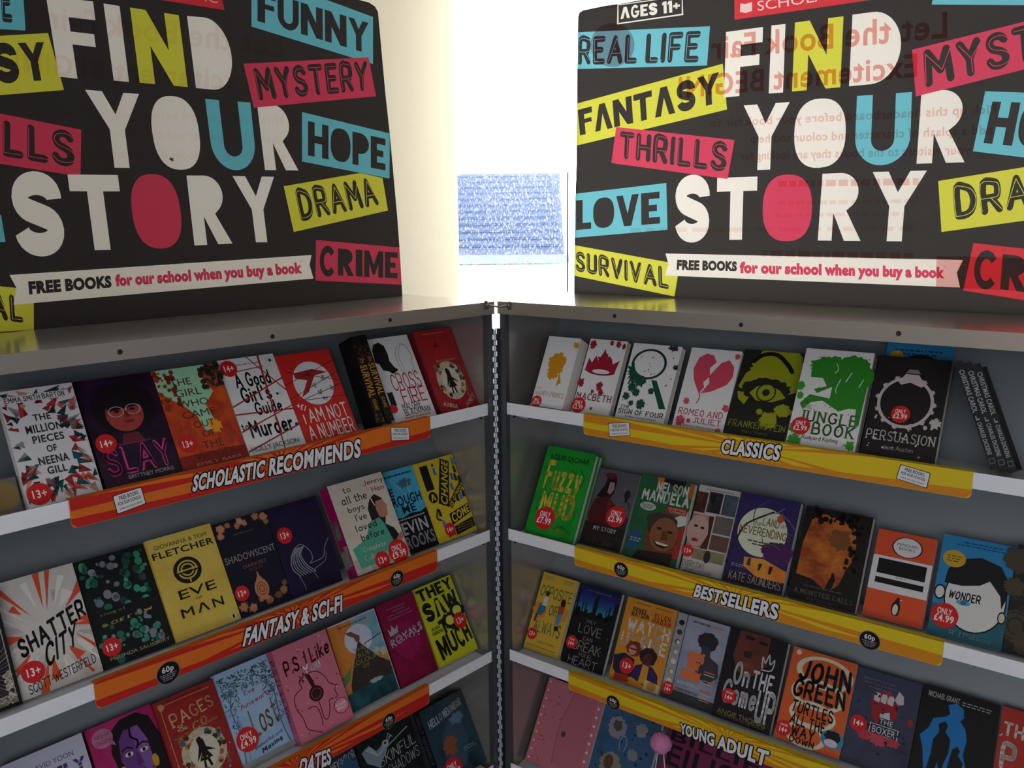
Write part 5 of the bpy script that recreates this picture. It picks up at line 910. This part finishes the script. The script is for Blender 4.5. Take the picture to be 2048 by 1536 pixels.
BK(RC, 1, '2037,1090 2190,1115 2160,1350 2003,1315', 8, 14, '241f1a', 'dark book with brown cloud swirls, beside the blue paperback at the right edge',
   [('m', 0, 0, 1, 1, '1c1814 2a241e', 8), ('ray', .55, .5, 60, .1, .5, .006, '5a4c78 6a5c50', 3), ('b', .05, .85, .2, '4a4030', 4, .15), ('b', .02, .6, .14, '4a4030', 5, .15), ('b', .12, .25, .24, '463c2c', 6, .12), ('ring', .12, .25, .2, .13, .1, '2a241c'), ('ring', .12, .25, .12, .08, .2, '2a241c'), ('b', .3, .12, .2, '463c2c', 7, .12)], kind='hardback_book')

# ---------------------------------------------------------------- right case, third shelf
BK(RC, 2, '1068,1137 1156,1163 1110,1330 1023,1300', 12, 14, 'd0aa3a', 'mustard yellow paperback with green brush capitals and two seated people, closest to the hinge',
   [('b', .18, .52, .2, 'd08a2a', 4, .15), ('b', .78, .55, .2, 'd08a2a', 5, .15), ('h', 'OPPOSITE', '.06,.84 .98,.82 .98,.68 .06,.72', '3a7a4a', .11), ('h', 'OF', '.44,.62 .68,.6 .68,.48 .44,.5', '3a7a4a', .13), ('h', 'ALWAYS', '.12,.4 .9,.38 .9,.22 .12,.27', '3a7a4a', .12), ('p', '.14,.6 .3,.64 .34,.52 .22,.44 .1,.46', '3a6a8a'), ('p', '.22,.7 .34,.7 .34,.58 .2,.58', 'd0ccc4'), ('e', .28, .74, .05, .035, '2a1a16'), ('p', '.1,.46 .16,.46 .14,.36 .08,.36', '4a2a20'), ('p', '.68,.64 .84,.64 .84,.54 .7,.52', 'a04a34'), ('p', '.68,.52 .84,.54 .8,.4 .7,.4', '4a8aa8'), ('e', .78, .68, .07, .05, '2a1a18'), ('e', .76, .35, .06, .03, '2a1a18'), ('sm', .1, .95, .36, .96, '7a8a5a', 3), ('sm', .1, .92, .36, .93, '7a8a5a', 4), ('sm', .66, .95, .95, .96, '7a8a5a', 5), ('sm', .66, .92, .95, .93, '7a8a5a', 6), ('h', 'justin a. reynolds', '.34,.16 .84,.14 .84,.11 .34,.13', '6a8a4a', .1), ('sm', .06, .06, .94, .07, '7a6a2a', 7)], [('13', .15, .2, .14)])
BK(RC, 2, '1163,1165 1244,1188 1202,1364 1118,1333', 12, 14, '121218', 'black paperback with thin white capitals below a blue desert night',
   [('bands', 0, .66, 1, 1, '2a8a94 1f4a8a 20246a 161a3c', 10), ('dots', 24, 4, 0, .6, 1, .68, .03, .07, '121218')] + [('p', '%.2f,.64 %.2f,%.2f %.2f,%.2f %.2f,.64' % (u, u, v, u + w_, v + .01, u + w_), '121218') for u, v, w_ in ((.16, .78, .03), (.42, .86, .09), (.46, .9, .06), (.74, .76, .02), (.8, .8, .025), (.9, .86, .1), (.02, .92, .04), (.24, .76, .03))] + [('dots', 50, 5, .05, .1, .95, .62, .004, .01, '8a8a70 5a5a60')] + [('h', t, b, 'a8a49c', .07) for t, b in (('ONLY', '.34,.585 .58,.58 .58,.54 .34,.545'), ('LOVE', '.22,.52 .76,.5 .76,.4 .22,.42'), ('CAN', '.38,.375 .6,.37 .6,.325 .38,.33'), ('BREAK', '.18,.315 .84,.29 .84,.18 .18,.21'), ('YOUR', '.36,.175 .66,.165 .66,.125 .36,.135'), ('HEART', '.16,.12 .84,.1 .84,.0 .16,.03'))][:6] + [('sm', .2, .93, .8, .94, '5a6aa0', 3)], [('y14', .14, .26, .13)])
BK(RC, 2, '1257,1192 1355,1222 1311,1409 1213,1369', 12, 16, 'cf8a24', 'orange paperback with two women and big white capitals',
   [('h', 'RENEE', '.16,.9 .44,.89 .44,.85 .16,.86', '2a2438', .17), ('h', 'WATSON', '.14,.85 .5,.84 .5,.79 .14,.8', '2a2438', .17), ('h', 'ELLEN', '.6,.9 .92,.885 .92,.835 .6,.85', 'a8381c', .17), ('h', 'HAGAN', '.58,.84 .94,.82 .94,.77 .58,.79', 'a8381c', .17), ('h', 'WATCH', '.12,.77 .97,.74 .97,.6 .12,.64', 'd6d4d8', .2), ('h', 'US RISE', '.06,.6 .97,.55 .97,.42 .06,.47', 'd6d4d8', .2), ('p', '.0,.28 .2,.34 .42,.3 .46,.1 .2,.04 .04,.12', '22243a'), ('b', .36, .42, .15, '7a2a1a', 4, .1, .9), ('e', .34, .4, .08, .06, 'c08a70'), ('r', .28, .405, .42, .42, '17151a'), ('b', .66, .38, .17, '2a1a1c', 5, .08, .9), ('e', .66, .34, .09, .08, '4a2a20'), ('p', '.42,.1 .46,.24 .6,.28 .78,.28 .92,.2 .96,.05 .8,.02', '30205a'), ('p', '.6,.28 .72,.27 .74,.06 .58,.06', 'c9922a'), ('p', '.1,.08 .36,.1 .4,.02 .1,0', 'a03420'), ('p', '.7,.12 1,.1 1,0 .7,0', 'd0b888'), ('e', .85, .06, .09, .05, 'b8863a'), ('sm', .2, .95, .5, .96, '8a5a1a', 3), ('sm', .6, .95, .94, .96, '8a5a1a', 4)], [('13', .3, .2, .14)])
BK(RC, 2, '1358,1225 1462,1253 1418,1444 1316,1408', 10, 14, '8a8ea4', 'grey misty paperback with a shadowy figure, orange stencilled capitals and bullet holes down its side',
   [('m', .2, 0, 1, 1, '6a6e84 9a9eb4 b0b2c4', 5), ('m', 0, 0, .19, 1, '8a8c92 a8aab0', 6), ('r', .185, 0, .2, 1, '2a3048'), ('m', 0, 0, 1, .12, '2a2a30 4a4a50', 8)] + [('e', .1, .2 + i * .115, .055, .032, c) for i, c in enumerate(('d0ccc0', '9a8a64', 'c9c4b4', 'b09a64', '6a5a40', '4a4034', '1e1c1c'))] + [('e', .115, .195 + i * .115, .035, .022, 'd8d2c0') for i in range(5)] + [('b', .66, .76, .19, '26262c', 5, .08, .85), ('p', '.58,.7 .74,.7 .76,.6 .94,.54 .98,.4 .8,.3 .6,.34 .5,.44 .58,.58', '3a3a44')] + [('r', u0, v0, u1, v1, 'e0703a') for u0, v0, u1, v1 in ((.36, .51, .66, .6), (.38, .41, .6, .49), (.3, .29, .66, .38))] + [('t', 'LONG', '.35,.5,.68,.61', 'e0703a'), ('t', 'WAY', '.37,.4,.63,.5', 'e0703a'), ('t', 'DOWN', '.29,.28,.67,.39', 'e0703a')] + [('r', .38 + i * .06, .5, .39 + i * .06, .6, '9a7a84') for i in range(5)] + [('t', 'JASON REYNOLDS', '.26,.215,.7,.25', 'c9c8cc'), ('t', 'CHRIS PRIESTLEY', '.26,.13,.7,.16', '5a564a'), ('t', 'NEW YORK TIMES', '.32,.93,.66,.95', '3a4054'), ('r', .7, .93, .9, .945, 'd08050')] + [('r', .72, v, .92, v + .012, c) for v, c in ((.42, 'd07040'), (.39, 'b0b0b8'), (.32, 'd07040'), (.29, 'b0b0b8'), (.2, 'd07040'), (.17, 'b0b0b8'), (.1, 'd07040'))], [('y14', .12, .12, .11)])
BK(RC, 2, '1463,1253 1578.5,1288.5 1533,1489 1419,1445', 16, 18, '19161c', 'dark paperback with half a face, a scribbled crown and fat white handwriting',
   [('m', 0, 0, 1, 1, '15131a 1c1622', 8), ('pm', '.18,1 .7,1 .72,.7 .6,.56 .4,.52 .24,.56 .14,.7', '4a2420 6a342a 3a1a1c', 8), ('p', '.3,.78 .46,.8 .44,.72 .32,.72', '321416'), ('e', .38, .64, .15, .03, '7a3a34'), ('e', .36, .94, .09, .02, '1c1012'), ('e', .6, .92, .08, .02, '1c1012'), ('p', '.7,1 1,1 1,.4 .74,.6', '131018'), ('l', '.66,.66 .64,.78 .7,.72 .74,.82 .78,.72 .84,.78 .82,.66 .66,.64', .018, 'd6d4d8'), ('h', 'On', '.22,.64 .5,.64 .5,.42 .22,.42', 'd8d6da', .15), ('h', 'THE', '.54,.6 .9,.6 .9,.42 .54,.44', 'd8d6da', .14), ('h', 'Come', '.1,.42 .68,.42 .68,.2 .1,.2', 'd8d6da', .15), ('h', 'UP', '.7,.4 .99,.4 .99,.1 .7,.12', 'd8d6da', .15), ('x', 'ANGIE THOMAS', '.08,.125 .92,.085 .92,.035 .08,.07', '8a8440'), ('sm', .1, .045, .92, .053, '5a5630', 4), ('sm', .1, .03, .92, .038, '5a5630', 5)], [('y14', .22, .26, .12)])
BK(RC, 2, '1589,1291 1716,1330 1672,1540 1542,1493', 18, 20, 'd9602a', 'orange paperback with a cream spiral ribbon and black brush handwriting',
   [('ring', .55, .8, .44, .17, .2, 'd8d4bc'), ('ring', .52, .56, .42, .16, .2, 'd8d4bc'), ('ring', .5, .34, .36, .14, .22, 'd8d4bc'), ('ring', .46, .12, .32, .13, .24, 'd8d4bc'), ('h', 'JOHN', '.2,.88 .95,.88 .98,.68 .16,.7', '17151a', .17), ('h', 'GREEN', '.14,.66 .92,.66 .95,.48 .12,.52', '17151a', .17), ('h', 'TURTLES', '.18,.44 .8,.44 .82,.32 .16,.34', '17151a', .15), ('h', 'ALL THE', '.2,.3 .72,.3 .74,.2 .18,.2', '17151a', .15), ('h', 'WAY', '.24,.18,.6,.09'.replace('.18,.6,.09', '.09,.6,.18'), '17151a', .16), ('h', 'DOWN', '.24,.02,.62,.075', '17151a', .14), ('e', .86, .17, .17, .095, '3a8ab0'), ('b', .86, .2, .12, '17151a', 4, .12, .7), ('e', .85, .13, .1, .04, 'd0c4d6'), ('e', .1, .95, .04, .03, 'd8d4d0')], [('y14', .12, .12, .12)])
BK(RC, 2, '1720,1332 1849,1371 1803,1585 1672,1540', 10, 14, '363a52', 'slate blue paperback with a clenched fist and red petals',
   [('m', 0, 0, 1, 1, '2f3348 3f435c 34384e', 7), ('b', .5, .68, .2, 'a82430', 5, .08, 1.1), ('p', '.3,.72 .34,.54 .44,.46 .56,.48 .7,.58 .72,.7 .6,.76 .4,.8', 'a01f2c')] + [('p', '%.3f,.7 %.3f,.69 %.3f,.76 %.3f,.79 %.3f,.785 %.3f,.75' % tuple(.33 + i * .105 + d for d in (0, .085, .095, .075, .015, -.005)), 'c9c6cc') for i in range(3)] + [('p', '.68,.86 .76,.82 .78,.74 .7,.72 .64,.76', 'c9c6cc'), ('p', '.46,.58 .6,.62 .64,.5 .48,.48', 'c9c6cc'), ('r', .46, .475, .7, .545, '2c3044'), ('x', 'THE', '.47,.485,.68,.535', 'd2d0d4'), ('r', .34, .36, .78, .47, 'c9c6cc'), ('r', .355, .367, .765, .463, '2c3044'), ('x', 'BOXER', '.38,.38,.74,.45', 'd2d0d4'), ('b', .3, .33, .12, 'b83a48', 3, .25, .6), ('b', .5, .32, .13, 'c2485a', 4, .25, .7), ('b', .7, .33, .12, 'b83a48', 5, .25, .5), ('b', .92, .58, .04, 'a8222c', 6, .2, 1.4), ('dots', 24, 6, .1, .1, .95, .8, .01, .025, '23263a'), ('h', 'When life knocks', '.12,.93 .62,.9 .62,.885 .12,.915'.replace('.915', '.91'), '9a9cac', .1), ('h', 'down can you learn', '.14,.89 .64,.86 .64,.845 .14,.87', '9a9cac', .1), ('h', 'to fight back', '.22,.845 .56,.825 .56,.81 .22,.825', '9a9cac', .1)], [('14', .17, .42, .13)])
BK(RC, 2, '1852,1369 2006,1412 1962,1630 1805,1585', 14, 16, '101114', 'black paperback with a bright blue silhouette holding smaller black figures',
   [('p', '.36,.86 .46,.9 .56,.86 .58,.78 .54,.74 .62,.68 .66,.58 .64,.44 .76,.2 .2,.14 .12,.4 .06,.5 .16,.6 .2,.7 .34,.74 .4,.78', '1878be'), ('p', '.28,.66 .36,.7 .4,.66 .38,.6 .46,.54 .46,.42 .42,.3 .4,.14 .34,.3 .3,.14 .2,.14 .24,.36 .24,.5 .3,.58', '101114'), ('p', '.5,.46 .56,.5 .6,.46 .58,.42 .66,.36 .62,.2 .46,.18 .48,.34', '101114'), ('t', 'MICHAEL GRANT', '.08,.965 .5,.935 .5,.885 .08,.915', 'a8a8aa'), ('sm', .53, .92, .92, .93, 'a0a0a2', 3), ('sm', .53, .895, .92, .905, 'a0a0a2', 4)])
BK(RC, 2, '2010,1413 2130,1447 2090,1660 1968,1632', 12, 14, 'b83428', 'red paperback with white hand-drawn capitals at the right edge of the photo',
   [('h', 'THE', '.06,.86 .6,.85 .6,.74 .06,.75', 'd0ccc8', .16), ('h', 'POET', '.06,.66 .9,.64 .9,.44 .06,.48', 'd0ccc8', .16)][:1] + [('h', 'P', '.08,.66 .34,.65 .34,.44 .08,.46', 'd0ccc8', .2), ('l', '.02,.72 .06,.74', .02, 'd0ccc8')])

# ---------------------------------------------------------------- right case, bottom shelf
BK(RC, 3, '1098,1357 1214,1392 1172,1536 1050,1518', 20, 20, 'c0727e', 'pink wallet notebook with pearl studs down both sides and a button flap',
   [('dots', 90, 3, .08, .02, .92, .98, .008, .012, '9a3a52'), ('p', '.5,.98 .9,.96 .9,.04 .42,.1 .4,.5', 'b9697a'), ('l', '.52,.98 .4,.52 .44,.08', .008, '8a4458'), ('e', .5, .44, .04, .035, '5a4634')] + [('e', .05, .05 + i * .1, .014, .012, 'e8d4d4') for i in range(10)] + [('e', .94, .05 + i * .1, .018, .015, 'ecdcdc') for i in range(10)], kind='notebook', cat='notebook', spine='a85a6a')
BK(RC, 3, '1216,1395 1330,1432 1292,1570 1176,1540', 14, 16, '34577a', 'blue notebook in clear wrap printed with grey kittens and small stars',
   [('m', 0, 0, 1, 1, '28496a 3a5f82 2c4c70', 8), ('dots', 30, 4, .05, .05, .95, .95, .015, .03, '1c3450'), ('b', .3, .72, .16, '8a8a94', 3, .15), ('b', .3, .74, .08, '5a4a48', 4, .2), ('b', .7, .78, .1, '8a8c90', 5, .2), ('b', .34, .32, .18, '8f8274', 6, .15), ('e', .3, .34, .08, .08, '5a4434'), ('b', .66, .5, .09, '7f8288', 7, .2), ('l', '.42,.5 .4,.6 .46,.66 .52,.6 .5,.5', .012, '8ab0c4'), ('l', '.5,.2 .7,.26 .84,.36', .03, '9ab8c8')], kind='notebook', cat='notebook')
BK(RC, 3, '1345,1430 1580,1505 1535,1680 1300,1600', 10, 12, '7a2050', 'plum notebook with tall black capitals under the lowest yellow sign',
   [('m', 0, 0, 1, 1, '70204c 862a58', 8), ('t', 'BILLIE', '.02,.86 .82,.83 .82,.73 .02,.76', '15111a'), ('t', 'EILISH', '.03,.72 .84,.69 .84,.5 .03,.53', '15111a')], kind='notebook', cat='notebook')
BK(LC, 0, '703,675 717,671 773,851 754,856', 30, 46, '131113', 'black book standing spine out with orange capitals, left one of a pair',
   [('tq', 'SURVIVAL', '.85,.67 .85,.3 .1,.3 .1,.67', 'c98a1e'), ('tq', 'the', '.85,.75 .85,.69 .3,.69 .3,.75', 'a87a24'), ('tq', 'GAME', '.7,.28 .7,.15 .3,.15 .3,.28', 'b07a20'), ('dots', 26, 4, .05, .66, .95, .9, .04, .12, '6a4a1e 4a3a1c'), ('dots', 14, 5, .05, .02, .95, .12, .04, .12, '5a431e')] , spine='131113', pages=False)
BK(LC, 0, '718,671 730,669 791,845 774,851', 30, 46, '151214', 'black book standing spine out with orange capitals, right one of a pair',
   [('tq', 'SURVIVAL', '.85,.67 .85,.3 .1,.3 .1,.67', 'c98a1e'), ('tq', 'the', '.85,.75 .85,.69 .3,.69 .3,.75', 'a87a24'), ('tq', 'GAME', '.7,.28 .7,.15 .3,.15 .3,.28', 'b07a20'), ('dots', 26, 7, .05, .66, .95, .9, .04, .12, '6a4a1e 4a3a1c'), ('dots', 14, 8, .05, .02, .95, .12, .04, .12, '5a431e')], spine='131113', pages=False)
BK(RC, 1, '1283,951 1379,965 1338,1141 1244,1114', -7, 8, '205a34', 'second green and orange paperback tucked directly behind the smiling man one', [('m', 0, 0, 1, 1, '1c4a2c 24603a 1a4028', 8), ('p', '.3,1 .5,1 .44,.88 .4,.8', 'c06a24')], extra='behind', spine='9fa4a0')
# a small card pack lying at the far left end of the top shelf
BK(LC, 0, '-62,972 31,953 46,1022 -44,1046', 4, 8, '6f6b64', 'low grey card pack with a round tan emblem at the far left end',
   [('m', 0, 0, 1, 1, '625f58 7a766e', 10), ('em', .66, .52, .34, .4, '8f7448 7f663e', 20)], kind='card_pack', cat='card pack', pages=False, group=None)
place_books()

# ---------------------------------------------------------------- shelf edge signs
def clip_half(poly, f):
    out = []
    for i in range(len(poly)):
        a, b = poly[i], poly[(i + 1) % len(poly)]; fa, fb = f(a), f(b)
        if fa >= 0: out.append(a)
        if (fa >= 0) != (fb >= 0): k = fa / (fa - fb); out.append((a[0] + (b[0] - a[0]) * k, a[1] + (b[1] - a[1]) * k))
    return out
def clip_rect(p, x0, y0, x1, y1):
    for f in (lambda q: q[0] - x0, lambda q: x1 - q[0], lambda q: q[1] - y0, lambda q: y1 - q[1]):
        if len(p) < 3: return []
        p = clip_half(p, f)
    return p
def make_sign(C, row, ta, tb, text, tq, cols, label, stickers):
    """paper strip wrapped over a shelf lip; ta..tb along the shelf, tq = pixel quad of the wording"""
    z1, z0 = LIP[row] + .0012, LIP[row] - LIPH - .0165
    D = -.0024; base = W3(C, (ta + tb) / 2, D, z0)
    root = tag(empty('shelf_edge_sign', base), label, 'sign', 'shelf edge signs')
    inv = Matrix.Translation(base).inverted()
    xa, xb = sorted((C.s * ta, C.s * tb)); c1, c2 = cols
    def Q(x, z, off): return C.o + C.X * x + C.n * (D - off) + Vector((0, 0, z))
    L_, H = xb - xa, z1 - z0; r = .008
    out = [(xa, z1), (xa, z0 + r)] + [(xa + r - r * math.cos(a), z0 + r - r * math.sin(a)) for a in (.4, .8, 1.2)] + [(xa + r, z0), (xb - r, z0)] + [(xb - r + r * math.sin(a), z0 + r - r * math.cos(a)) for a in (.4, .8, 1.2)] + [(xb, z0 + r), (xb, z1)]
    m = MB(); f = [Q(x, z, 0) for x, z in out]; b = [p + C.n * .0008 for p in f]; n = len(f)
    m.poly(f, ink(c1)); m.poly(b[::-1], ink('d8d6d0'))
    for i in range(n): j = (i + 1) % n; m.poly([f[i], b[i], b[j], f[j]], ink(c1))
    m.hexa([Q(xa, z1 - .0004, 0), Q(xb, z1 - .0004, 0), Q(xb, z1 - .0004, -.012), Q(xa, z1 - .0004, -.012), Q(xa, z1, 0), Q(xb, z1, 0), Q(xb, z1, -.012), Q(xa, z1, -.012)], ink(c1))
    cx, cz = (xa + xb) / 2, z0 + H * .62      # sunburst
    rnd = random.Random(row + 7); a = 0.0; k = 0
    while a < 2 * math.pi - .02:
        flat = abs(math.cos(a)); st = .3 if flat < .8 else (.09 if flat < .985 else .045)
        st *= rnd.uniform(.8, 1.2)
        if k % 2 == 0 and flat < .999:
            p = clip_rect([(cx, cz), (cx + 3 * math.cos(a), cz + 3 * math.sin(a)), (cx + 3 * math.cos(a + st), cz + 3 * math.sin(a + st))], xa + .0012, z0 + .0012, xb - .0012, z1 - .0004)
            if len(p) > 2 and not (min(q[0] for q in p) < xa + r and min(q[1] for q in p) < z0 + r * .6) and not (max(q[0] for q in p) > xb - r and min(q[1] for q in p) < z0 + r * .6): m.poly([Q(x, z, .0002) for x, z in p], ink(c2))
        a += st; k += 1
    m.poly([Q(x, z, .00015) for x, z in ((xa + .0005, z0 + H * .34), (xa + .0005, z0 + r), (xa + r, z0 + .0006), (xb - r, z0 + .0006), (xb - .0005, z0 + r), (xb - .0005, z0 + H * .34), (cx + L_ * .1, z0 + H * .16), (cx - L_ * .1, z0 + H * .16))], ink(c2))
    qq = []
    for p in pts(tq):
        t, z = on_plane(C, p, D); qq.append((C.s * t, z))
    for kind, col, off in (('o', '15120f', .0004), ('t', 'e9e8ea', .0007)):
        e = .0022 if kind == 'o' else 0
        g = [(qq[0][0] - e, qq[0][1] + e), (qq[1][0] + e, qq[1][1] + e), (qq[2][0] + e, qq[2][1] - e), (qq[3][0] - e, qq[3][1] - e)]
        if kind == 'o':                       # dark outline: the same letters thickened in eight directions
            base_w = word(text, qq, 'm')
            for dx, dz in ((1, 0), (-1, 0), (0, 1), (0, -1), (.7, .7), (-.7, .7), (.7, -.7), (-.7, -.7)):
                for vs, fs in base_w: m.faces([Q(v[0] + dx * .0023, v[1] + dz * .0023, off) for v in vs], fs, ink(col))
        else:
            for vs, fs in word(text, qq, 'm'): m.faces([Q(v[0], v[1], off) for v in vs], fs, ink(col))
    o = m.build('sign_strip'); o.parent = root; o.matrix_parent_inverse = inv
    for kind, px in stickers:
        s = MB()
        if kind == 'free':
            q4 = [(lambda tz: (C.s * tz[0], tz[1]))(on_plane(C, p, D)) for p in pts(px)]
            fn = quad_map(q4)
            s.poly([Q(*fn(u, v), .0009) for u, v in ((.0, .06), (.02, 0), (.98, 0), (1, .06), (1, .94), (.98, 1), (.02, 1), (0, .94))], ink('25221f'))
            s.poly([Q(*fn(u, v), .001) for u, v in ((.025, .09), (.045, .04), (.955, .04), (.975, .09), (.975, .91), (.955, .96), (.045, .96), (.025, .91))], ink('e4e3e4'))
            for t, (u0, v0, u1, v1), kd in (('FREE BOOKS', (.18, .66, .84, .87), 't'), ('FOR OUR SCHOOL', (.1, .4, .9, .57), 't'), ('when you buy a book', (.12, .15, .88, .3), 'x')):
                for vs, fs in word(t, [fn(u0, v1), fn(u1, v1), fn(u1, v0), fn(u0, v0)], kd): s.faces([Q(v[0], v[1], .0011) for v in vs], fs, ink('2a2724'))
            o = s.build('free_books_sticker')
        else:
            c, rr = px; t, z = on_plane(C, c, D); c = (C.s * t, z)
            s.poly([Q(x, zz, .0009) for x, zz in disc(c, rr * 1.06, rr * 1.06, 28)], ink('8a8478')); s.poly([Q(x, zz, .001) for x, zz in disc(c, rr, rr, 28)], ink('121114'))
            for vs, fs in word('60p', box_q(c[0] - rr * .55, c[1] + rr * .12, c[0] + rr * .55, c[1] + rr * .62), 't'): s.faces([Q(v[0], v[1], .0012) for v in vs], fs, ink('ecebe9'))
            rn = random.Random(3)
            for i in range(4):
                x = c[0] - rr * (.75 - .1 * i); zz = c[1] - rr * (.1 + .18 * i)
                while x < c[0] + rr * (.7 - .12 * i):
                    w_ = rr * rn.uniform(.12, .3); s.poly([Q(x, zz - rr * .04, .0012), Q(x + w_, zz - rr * .04, .0012), Q(x + w_, zz + rr * .04, .0012), Q(x, zz + rr * .04, .0012)], ink('a09c98')); x += w_ + rr * .06
            o = s.build('price_sticker')
        o.parent = root; o.matrix_parent_inverse = inv
    return root
def tpx(C, p): return on_plane(C, p, -.0024)[0]
OR, RD, YL, OG = 'e0701e', 'c4261c', 'e2c41e', 'd98a1c'
make_sign(LC, 0, tpx(LC, (137, 1001)), tpx(LC, (860, 833)), 'SCHOLASTIC RECOMMENDS', '388,952 722,879 722,912 384,982', (OR, RD), 'orange sunburst shelf sign of the top left shelf, with the longest wording',
          [('free', '224,992 282,973 292,1007 234,1029'), ('free', '780.5,854 817,854 819,880 782,882')])
make_sign(LC, 1, tpx(LC, (187, 1366)), tpx(LC, (874, 1101)), 'FANTASY & SCI-FI', '491,1258 686,1190 686,1220 484,1292', (OR, RD), 'orange sunburst shelf sign of the second left shelf, with two round stickers', [('60p', ((336, 1345), .0185)), ('60p', ((793.5, 1157), .0165))])
make_sign(LC, 2, tpx(LC, (216, 1708)), tpx(LC, (858, 1371)), 'DATES', '601,1520 661,1497 663,1525 593,1556', (OR, RD), 'lowest orange sunburst shelf sign on the left case', [('60p', ((777.5, 1442), .0165))])
make_sign(RC, 0, tpx(RC, (1167, 829)), tpx(RC, (1947, 944)), 'CLASSICS', '1446,880 1565,892 1559,920 1441,905', (YL, OG), 'yellow sunburst shelf sign of the top right shelf, with two white stickers',
          [('free', '1216.5,846 1259.5,844 1261,871 1219,874'), ('free', '1801,928 1862,946 1854,977 1792,957')])
make_sign(RC, 1, tpx(RC, (1149, 1095)), tpx(RC, (1888, 1287)), 'BESTSELLERS', '1393,1170 1560,1211 1556,1239 1386,1191', (YL, OG), 'yellow sunburst shelf sign of the second right shelf, with two round stickers', [('60p', ((1242.5, 1139.5), .016)), ('60p', ((1739.5, 1280.5), .0165))])
make_sign(RC, 2, tpx(RC, (1137, 1345)), tpx(RC, (1876, 1600)), 'YOUNG ADULT', '1362,1447 1540,1505 1533,1533 1362,1466', (YL, OG), 'lowest yellow sunburst shelf sign on the right case', [('60p', ((1226.5, 1405), .0155))])
# a pink pom-pom keyring hanging in front of the kitten notebook
pc = W3(RC, 0, 0, 0); t, z = on_plane(RC, (1322, 1485), .03); pc = W3(RC, t, .03, z)
rt_ = tag(empty('pom_pom_keyring', pc), 'fluffy pink pom-pom hanging over the blue kitten notebook', 'pom-pom')
m = MB(); rn = random.Random(4); R = .0235; rows_, cols_ = 14, 22; vs = []
for i in range(rows_ + 1):
    a = math.pi * i / rows_
    for j in range(cols_):
        q = R * rn.uniform(.92, 1.06); b = 6.28318 * j / cols_
        vs.append(pc + Vector((q * math.sin(a) * math.cos(b), q * math.sin(a) * math.sin(b), q * math.cos(a))))
m.faces(vs, [(i * cols_ + j, i * cols_ + (j + 1) % cols_, (i + 1) * cols_ + (j + 1) % cols_, (i + 1) * cols_ + j) for i in range(rows_) for j in range(cols_)], surf('pink_fluff', 'b86a96', .95, 0, .1, 'cf88b0', 300, (1, 1, 1), .5))
o = m.build('fluff', smooth=True); o.parent = rt_; o.matrix_parent_inverse = Matrix.Translation(pc).inverted()
for dx in (-.006, .006):
    m = MB(); m.tube(pc + RC.X * dx + Vector((0, 0, -R * .8)), pc + RC.X * dx * 2 + Vector((0, 0, -R - .045)), .0012, surf('white_cord', 'c6c2cc', .7), 8); o = m.build('cord'); o.parent = rt_; o.matrix_parent_inverse = Matrix.Translation(pc).inverted()
